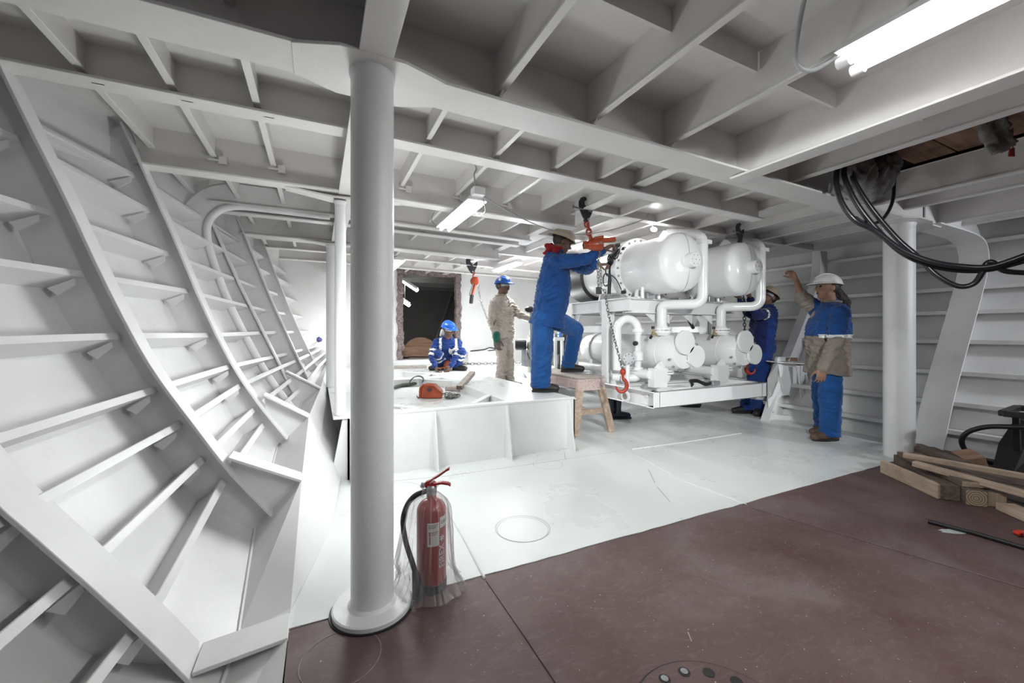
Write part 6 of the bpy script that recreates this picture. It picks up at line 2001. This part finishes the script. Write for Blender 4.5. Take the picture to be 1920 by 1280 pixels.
timber('chunky worn wooden block tilted on top of the pile', at_z(1805, 855, 0.14), at_z(1832, 872, 0.12), 0.12, 0.11, M['ply'], 'wood_block', roll=0.3)
# black bar lying on the red floor
mb = MB(); mb.tube([at_z(1740, 977, 0.013), at_z(1830, 1000, 0.013), at_z(1960, 1038, 0.013)], 0.0115, 10)
tag(mb.build('black_bar', M['black'], None, 60), 'long black round bar lying on the red floor at the right', 'bar')
c = at_z(1915, 1004, 0.012)
t = thing('red_clip', 'small bright red clip on the floor at the right edge', 'clip', (c.x, c.y, 0))
mb = MB(); mb.prism([c + VX * x + Vector((0, 0, z)) for x, z in ((-0.014, 0.012), (0.0, 0.02), (0.05, 0.018), (0.05, -0.004), (0.0, -0.006), (-0.012, -0.002))], AWV * 0.03); mb.build('body', paint('red_plastic', (0.62, 0.03, 0.01), 0.3, 0.05, 5, 0), t, bevel=0.004)
mb = MB(); mb.lathe([(0.005, 0), (0.005, 0.003)], c - AWV * 0.0 + Vector((0, 0, 0.006)), -AWV, 10); mb.build('rivet', M['blackmetal'], t)
# paint spill under the bar
mb = MB(); c = at_z(1790, 996, 0)
P = [c + VX * (0.11 * math.cos(k * 0.45) * R.uniform(.6, 1)) + AWV * (0.035 * math.sin(k * 0.45) * R.uniform(.5, 1)) + Vector((0, 0, 0.0012)) for k in range(14)]
mb.prism(P, (0, 0, 0.0006)); mb.build('paint_spill', M['lightgrey'], floor_r)

# black tool stand and hose at the right edge
sb = at_z(1912, 884, 0.0)
t = thing('tool_stand', 'black steel stand with a tray top, cut by the right edge of the picture', 'stand', (sb.x, sb.y, 0))
tz = 0.50
A_ = pt(1880, 768, 3.12); B_ = pt(1908, 752, 3.35); C_ = pt(1990, 752, 3.2); D_ = pt(1990, 776, 2.9)
for q in (A_, B_, C_, D_): q.z = tz
ring_ = [A_, B_, C_, D_, A_]
for p, q in zip(ring_[:-1], ring_[1:]):
    mb = MB(); mb.beam(p, q, 0.05, 0.045); mb.build('tray_rim', M['blackmetal'], t, bevel=0.006)
mb = MB(); mb.beam(pt(1905, 775, 3.15), pt(1908, 845, 3.2), 0.035, 0.035, up=(0, 1, 0)); mb.build('post', M['blackmetal'], t)
mb = MB(); mb.prism([(sb.x - 0.16, sb.y, 0.002), (sb.x + 0.22, sb.y - 0.2, 0.002), (sb.x + 0.22, sb.y - 0.18, 0.42), (sb.x + 0.10, sb.y - 0.06, 0.40), (sb.x - 0.02, sb.y, 0.2)], (0.05, 0.12, 0)); mb.build('side_plate', M['black'], t)
P = [pt(1960, 802, 3.0), pt(1905, 800, 3.1), pt(1850, 800, 3.25), pt(1815, 810, 3.35), pt(1803, 826, 3.4), pt(1812, 846, 3.42), pt(1835, 860, 3.4)]
e = at_z(1860, 868, 0.03); P += [e, at_z(1895, 872, 0.03), at_z(1950, 872, 0.03)]
mb = MB(); mb.tube(catmull(P, 6), 0.019, 10)
tag(mb.build('black_hose', M['darkcable'], None, 60), 'stiff black hose looping behind the timber pile at the right', 'hose')

# ================================================================== CABLES, BLANKETS AND BOARDS IN THE DECK OPENING
def cable(px, r, label):
    mb = MB(); mb.tube(catmull([pt(*p) for p in px], 7), r, 12)
    return tag(mb.build('power_cable', M['darkcable'], None, 60), label, 'cable', 'black power cables from the deck opening')


cable([(1572, 300, 2.78), (1568, 335, 2.76), (1576, 375, 2.72), (1602, 412, 2.68), (1640, 432, 2.66), (1690, 468, 2.62), (1745, 490, 2.56), (1800, 499, 2.5), (1860, 499, 2.42), (1945, 470, 2.3)], 0.0165, 'black power cable sagging lowest at its left start, then highest at the right edge')
cable([(1588, 300, 2.80), (1583, 330, 2.78), (1604, 378, 2.74), (1642, 428, 2.70), (1692, 474, 2.66), (1748, 498, 2.60), (1805, 507, 2.53), (1860, 504, 2.45), (1945, 482, 2.33)], 0.0165, 'black power cable in the middle of the sagging bundle')
cable([(1600, 296, 2.82), (1598, 330, 2.80), (1630, 385, 2.75), (1680, 445, 2.70), (1722, 482, 2.64), (1755, 515, 2.59), (1795, 536, 2.54), (1825, 532, 2.50), (1842, 510, 2.47), (1850, 494, 2.46), (1862, 492, 2.44), (1885, 508, 2.42), (1945, 512, 2.36)], 0.0155, 'black power cable that drops in a deep loop at the right of the bundle')
cable([(1682, 300, 3.0), (1677, 335, 2.97), (1674, 375, 2.92), (1660, 405, 2.85), (1640, 419, 2.78), (1618, 416, 2.72), (1604, 408, 2.70)], 0.011, 'thin black cable hanging in a short loop right of the bundle')


def blanket(name, label, blobs, seed):
    mb = MB()
    for u, v, d, r_, sz in blobs: mb.ball(pt(u, v, d), r_, 14, 10, (1, 0.8, sz))
    me = fuse(mb, 0.012, 4)
    c = pt(*blobs[0][:3])
    folds(me, [(c, 0.6)], 0.035, 0.01, seed, (11, 11, 7))
    t = thing(name, label, 'blanket', (c.x, c.y, c.z))
    place(me, 'wrap', M['wool'], t)
    return t


blanket('insulation_blanket', 'crumpled grey insulation blanket stuffed round the cables in the deck opening', [(1585, 318, 2.86, 0.09, 1.0), (1612, 330, 2.88, 0.11, 1.2), (1645, 335, 2.9, 0.11, 1.1), (1625, 358, 2.88, 0.08, 1.0), (1665, 312, 2.95, 0.09, 1.0), (1600, 305, 2.9, 0.09, 1.0)], 2.0)
blanket('insulation_blanket', 'grey insulation blanket hanging at the right end of the deck opening', [(1862, 245, 2.45, 0.075, 1.3), (1872, 262, 2.43, 0.06, 1.0), (1885, 270, 2.42, 0.05, 0.7), (1860, 228, 2.47, 0.07, 1.0), (1866, 278, 2.42, 0.035, 0.7)], 5.0)
for label, y0, y1 in (('nearer brown plywood sheet laid over the deck opening', 0.50, 1.225), ('smaller brown plywood sheet over the deck opening, left of the joint', 1.235, 1.46)):
    t = thing('plywood_sheet', label, 'plywood', (3.6, (y0 + y1) / 2, 2.41), 'plywood over the deck opening')
    mb = MB(); mb.add([(OX0 - 0.1, y0, zc(OX0 - 0.1) + .021), (OX1 + 0.1, y0, zc(OX1 + .1) + .021), (OX1 + 0.1, y1, zc(OX1 + .1) + .021), (OX0 - 0.1, y1, zc(OX0 - .1) + .021), (OX0 - 0.1, y0, zc(OX0 - .1) + .04), (OX1 + 0.1, y0, zc(OX1 + .1) + .04), (OX1 + 0.1, y1, zc(OX1 + .1) + .04), (OX0 - 0.1, y1, zc(OX0 - .1) + .04)], [(0, 3, 2, 1), (4, 5, 6, 7), (0, 1, 5, 4), (1, 2, 6, 5), (2, 3, 7, 6), (3, 0, 4, 7)])
    mb.build('sheet', M['ply'], t)
mb = MB(); q = pt(1899, 287, 2.5); mb.prism([q + VX * x + Vector((0, 0, z)) for x, z in ((-0.012, 0.03), (0.012, 0.035), (0.014, -0.02), (-0.018, -0.018))], AWV * 0.01)
mb.tube([q + Vector((0, 0, 0.03)), Vector((q.x, q.y, zc(q.x)))], 0.003, 5)
tag(mb.build('red_rag', M['redhook'], None), 'small red rag hanging below the right grey blanket', 'rag')

# ================================================================== THINGS LYING ON THE SEAT AND DECK
zt = 0.387
path = [(738, 729), (752, 724), (770, 722), (795, 718), (820, 715), (848, 713), (862, 714)]
P = [on_floor(u, v, zt + 0.012) for u, v in path]
sl = thing('lifting_sling', 'olive green webbing sling with an eye loop lying on the white seat', 'sling', (P[2].x, P[2].y, zt))
C_ = catmull(P, 5)
mb = MB()
for k, off in enumerate((-0.028, 0.0, 0.026)):
    mb.tube([p + AWV * (off + 0.01 * noise.noise(p * 9)) + Vector((0, 0, 0.012 + 0.014 * abs(noise.noise(p * 7 + Vector((k, 0, 0)))))) for p in C_], [0.023 + 0.008 * noise.noise(p * 12) for p in C_], 8)
me = fuse(mb, 0.008, 3); place(me, 'webbing', paint('olive_webbing', (0.085, 0.10, 0.07), 0.85, 0.4, 18, 0.4, 60), sl)
lp = [on_floor(766, 723, zt + 0.02), pt(770, 714, 5.5), pt(778, 707, 5.55), pt(788, 706, 5.55), pt(794, 711, 5.5), on_floor(791, 719, zt + 0.02)]
lp = catmull(lp, 5)
mb = MB(); mb.strip([p - AWV * 0.03 for p in lp], [p + AWV * 0.03 for p in lp], Vector((0, 0, 0.012))); mb.build('eye_loop', bpy.data.materials['olive_webbing'], sl, 60)
timber('short wood block lying flat on the white seat, under the leaning one', on_floor(836, 728, zt + 0.026), on_floor(879, 729, zt + 0.026), 0.07, 0.05, M['greywood'], 'wood_block', group='wood blocks on the seat', end=M['oldwood'], cat='wood block')
a = on_floor(861, 733, zt + 0.03)
timber('short wood block leaning up against the seat edge, right of the sling', a + Vector((0, 0, 0.04)), pt(886, 699, 5.35), 0.075, 0.05, M['greywood'], 'wood_block', group='wood blocks on the seat', end=M['oldwood'], cat='wood block')
timber('weathered grey board lying on the white deck left of the crouching worker', on_floor(722, 688, 0.51), on_floor(800, 687, 0.51), 0.10, 0.045, M['greywood'], 'grey_board', group=None, cat='board')
mb = MB(); mb.tube([on_floor(862, 681, 0.494), on_floor(874, 682, 0.494), on_floor(882, 683, 0.494)], 0.008, 6); tag(mb.build('black_rod', M['black'], None, 60), 'short black rod on the deck right of the crouching worker', 'rod')
mb = MB(); mb.tube(catmull([Vector((2.72, 7.6, 0.745)), pt(908, 655, 7.85), pt(918, 651.5, 7.85), pt(930, 655, 7.85), Vector((3.1, 7.6, 0.745))], 5), 0.012, 6); tag(mb.build('black_hose', M['darkcable'], None, 60), 'short arched black hose on the white box by the back bulkhead', 'hose')

# rubber boots and a shoe on the floor under the skid
def rubber_boot(c, toe, label, h=0.33, mat=None):
    t = thing('rubber_boot', label, 'boot', c, 'pair of rubber boots')
    c = Vector(c); toe = Vector(toe).normalized()
    mb = MB()
    mb.lathe([(0.048, 0.09), (0.05, 0.14), (0.056, 0.22), (0.060, h), (0.054, h), (0.05, h - 0.02)], c, n=22)
    limb(mb, [c + Vector((0, 0, 0.10)), c + Vector((0, 0, 0.055)) - toe * 0.015, c + toe * 0.07 + Vector((0, 0, 0.05)), c + toe * 0.14 + Vector((0, 0, 0.042))], [0.048, 0.05, 0.045, 0.04])
    me = fuse(mb, 0.008, 3)
    for v in me.vertices: v.co.z = max(v.co.z, 0.016)
    b_ = place(me, 'upper', mat or M['navyrubber'], t)
    mb = MB()
    sd = Vector((-toe.y, toe.x, 0))
    mb.prism([c + toe * (0.055 + 0.135 * math.cos(k * math.pi / 9)) + sd * (0.047 * math.sin(k * math.pi / 9)) + Vector((0, 0, 0.001)) for k in range(18)], (0, 0, 0.022)); mb.build('sole', M['black'], t)
    return t


M['navyrubber'] = paint('navy_rubber', (0.012, 0.014, 0.035), 0.35, 0.2, 8, 0)
q = on_floor(1143, 787); q.z = 0.004
rubber_boot(q, VX * 0.8 + AWV * 0.4, 'dark rubber boot under the skid, nearer of two')
q = on_floor(1158, 786); q.z = 0.004
rubber_boot(q + AWV * 0.02, VX * 0.95 + AWV * 0.05, 'dark rubber boot under the skid, right of its twin')
q = on_floor(1287, 763); q.z = 0.004
t = thing('work_shoe', 'single black shoe on the floor seen under the middle of the skid', 'shoe', q)
boot(t, q + Vector((0, 0, 0.1)), VX * 0.9 - AWV * 0.3, 0.004, PM['boot'], PM['sole'], name='upper')

# curved panel leaning in the compartment beyond the door opening
c = Vector((2.02, 8.75, DZ0 + 0.002))
t = thing('curved_panel', 'brown half round plywood panel leaning in the dark compartment beyond the door', 'panel', c)
mb = MB(); mb.prism([c + Vector((0.42 * math.cos(rad(a)), 0.12 * math.sin(rad(a)), 0.42 * math.sin(rad(a)))) for a in range(0, 181, 10)], (0, 0.025, 0)); mb.build('board', M['ply'], t)
mb = MB(); mb.tube(catmull([Vector((1.5, 8.3, DZ0 + 0.01)), Vector((1.7, 8.5, DZ0 + .01)), Vector((1.6, 8.8, DZ0 + .01)), Vector((2.3, 8.45, DZ0 + .01))], 6), 0.01, 6)
tag(mb.build('floor_cable', M['black'], None, 60), 'black cable snaking over the floor just beyond the door opening', 'cable')
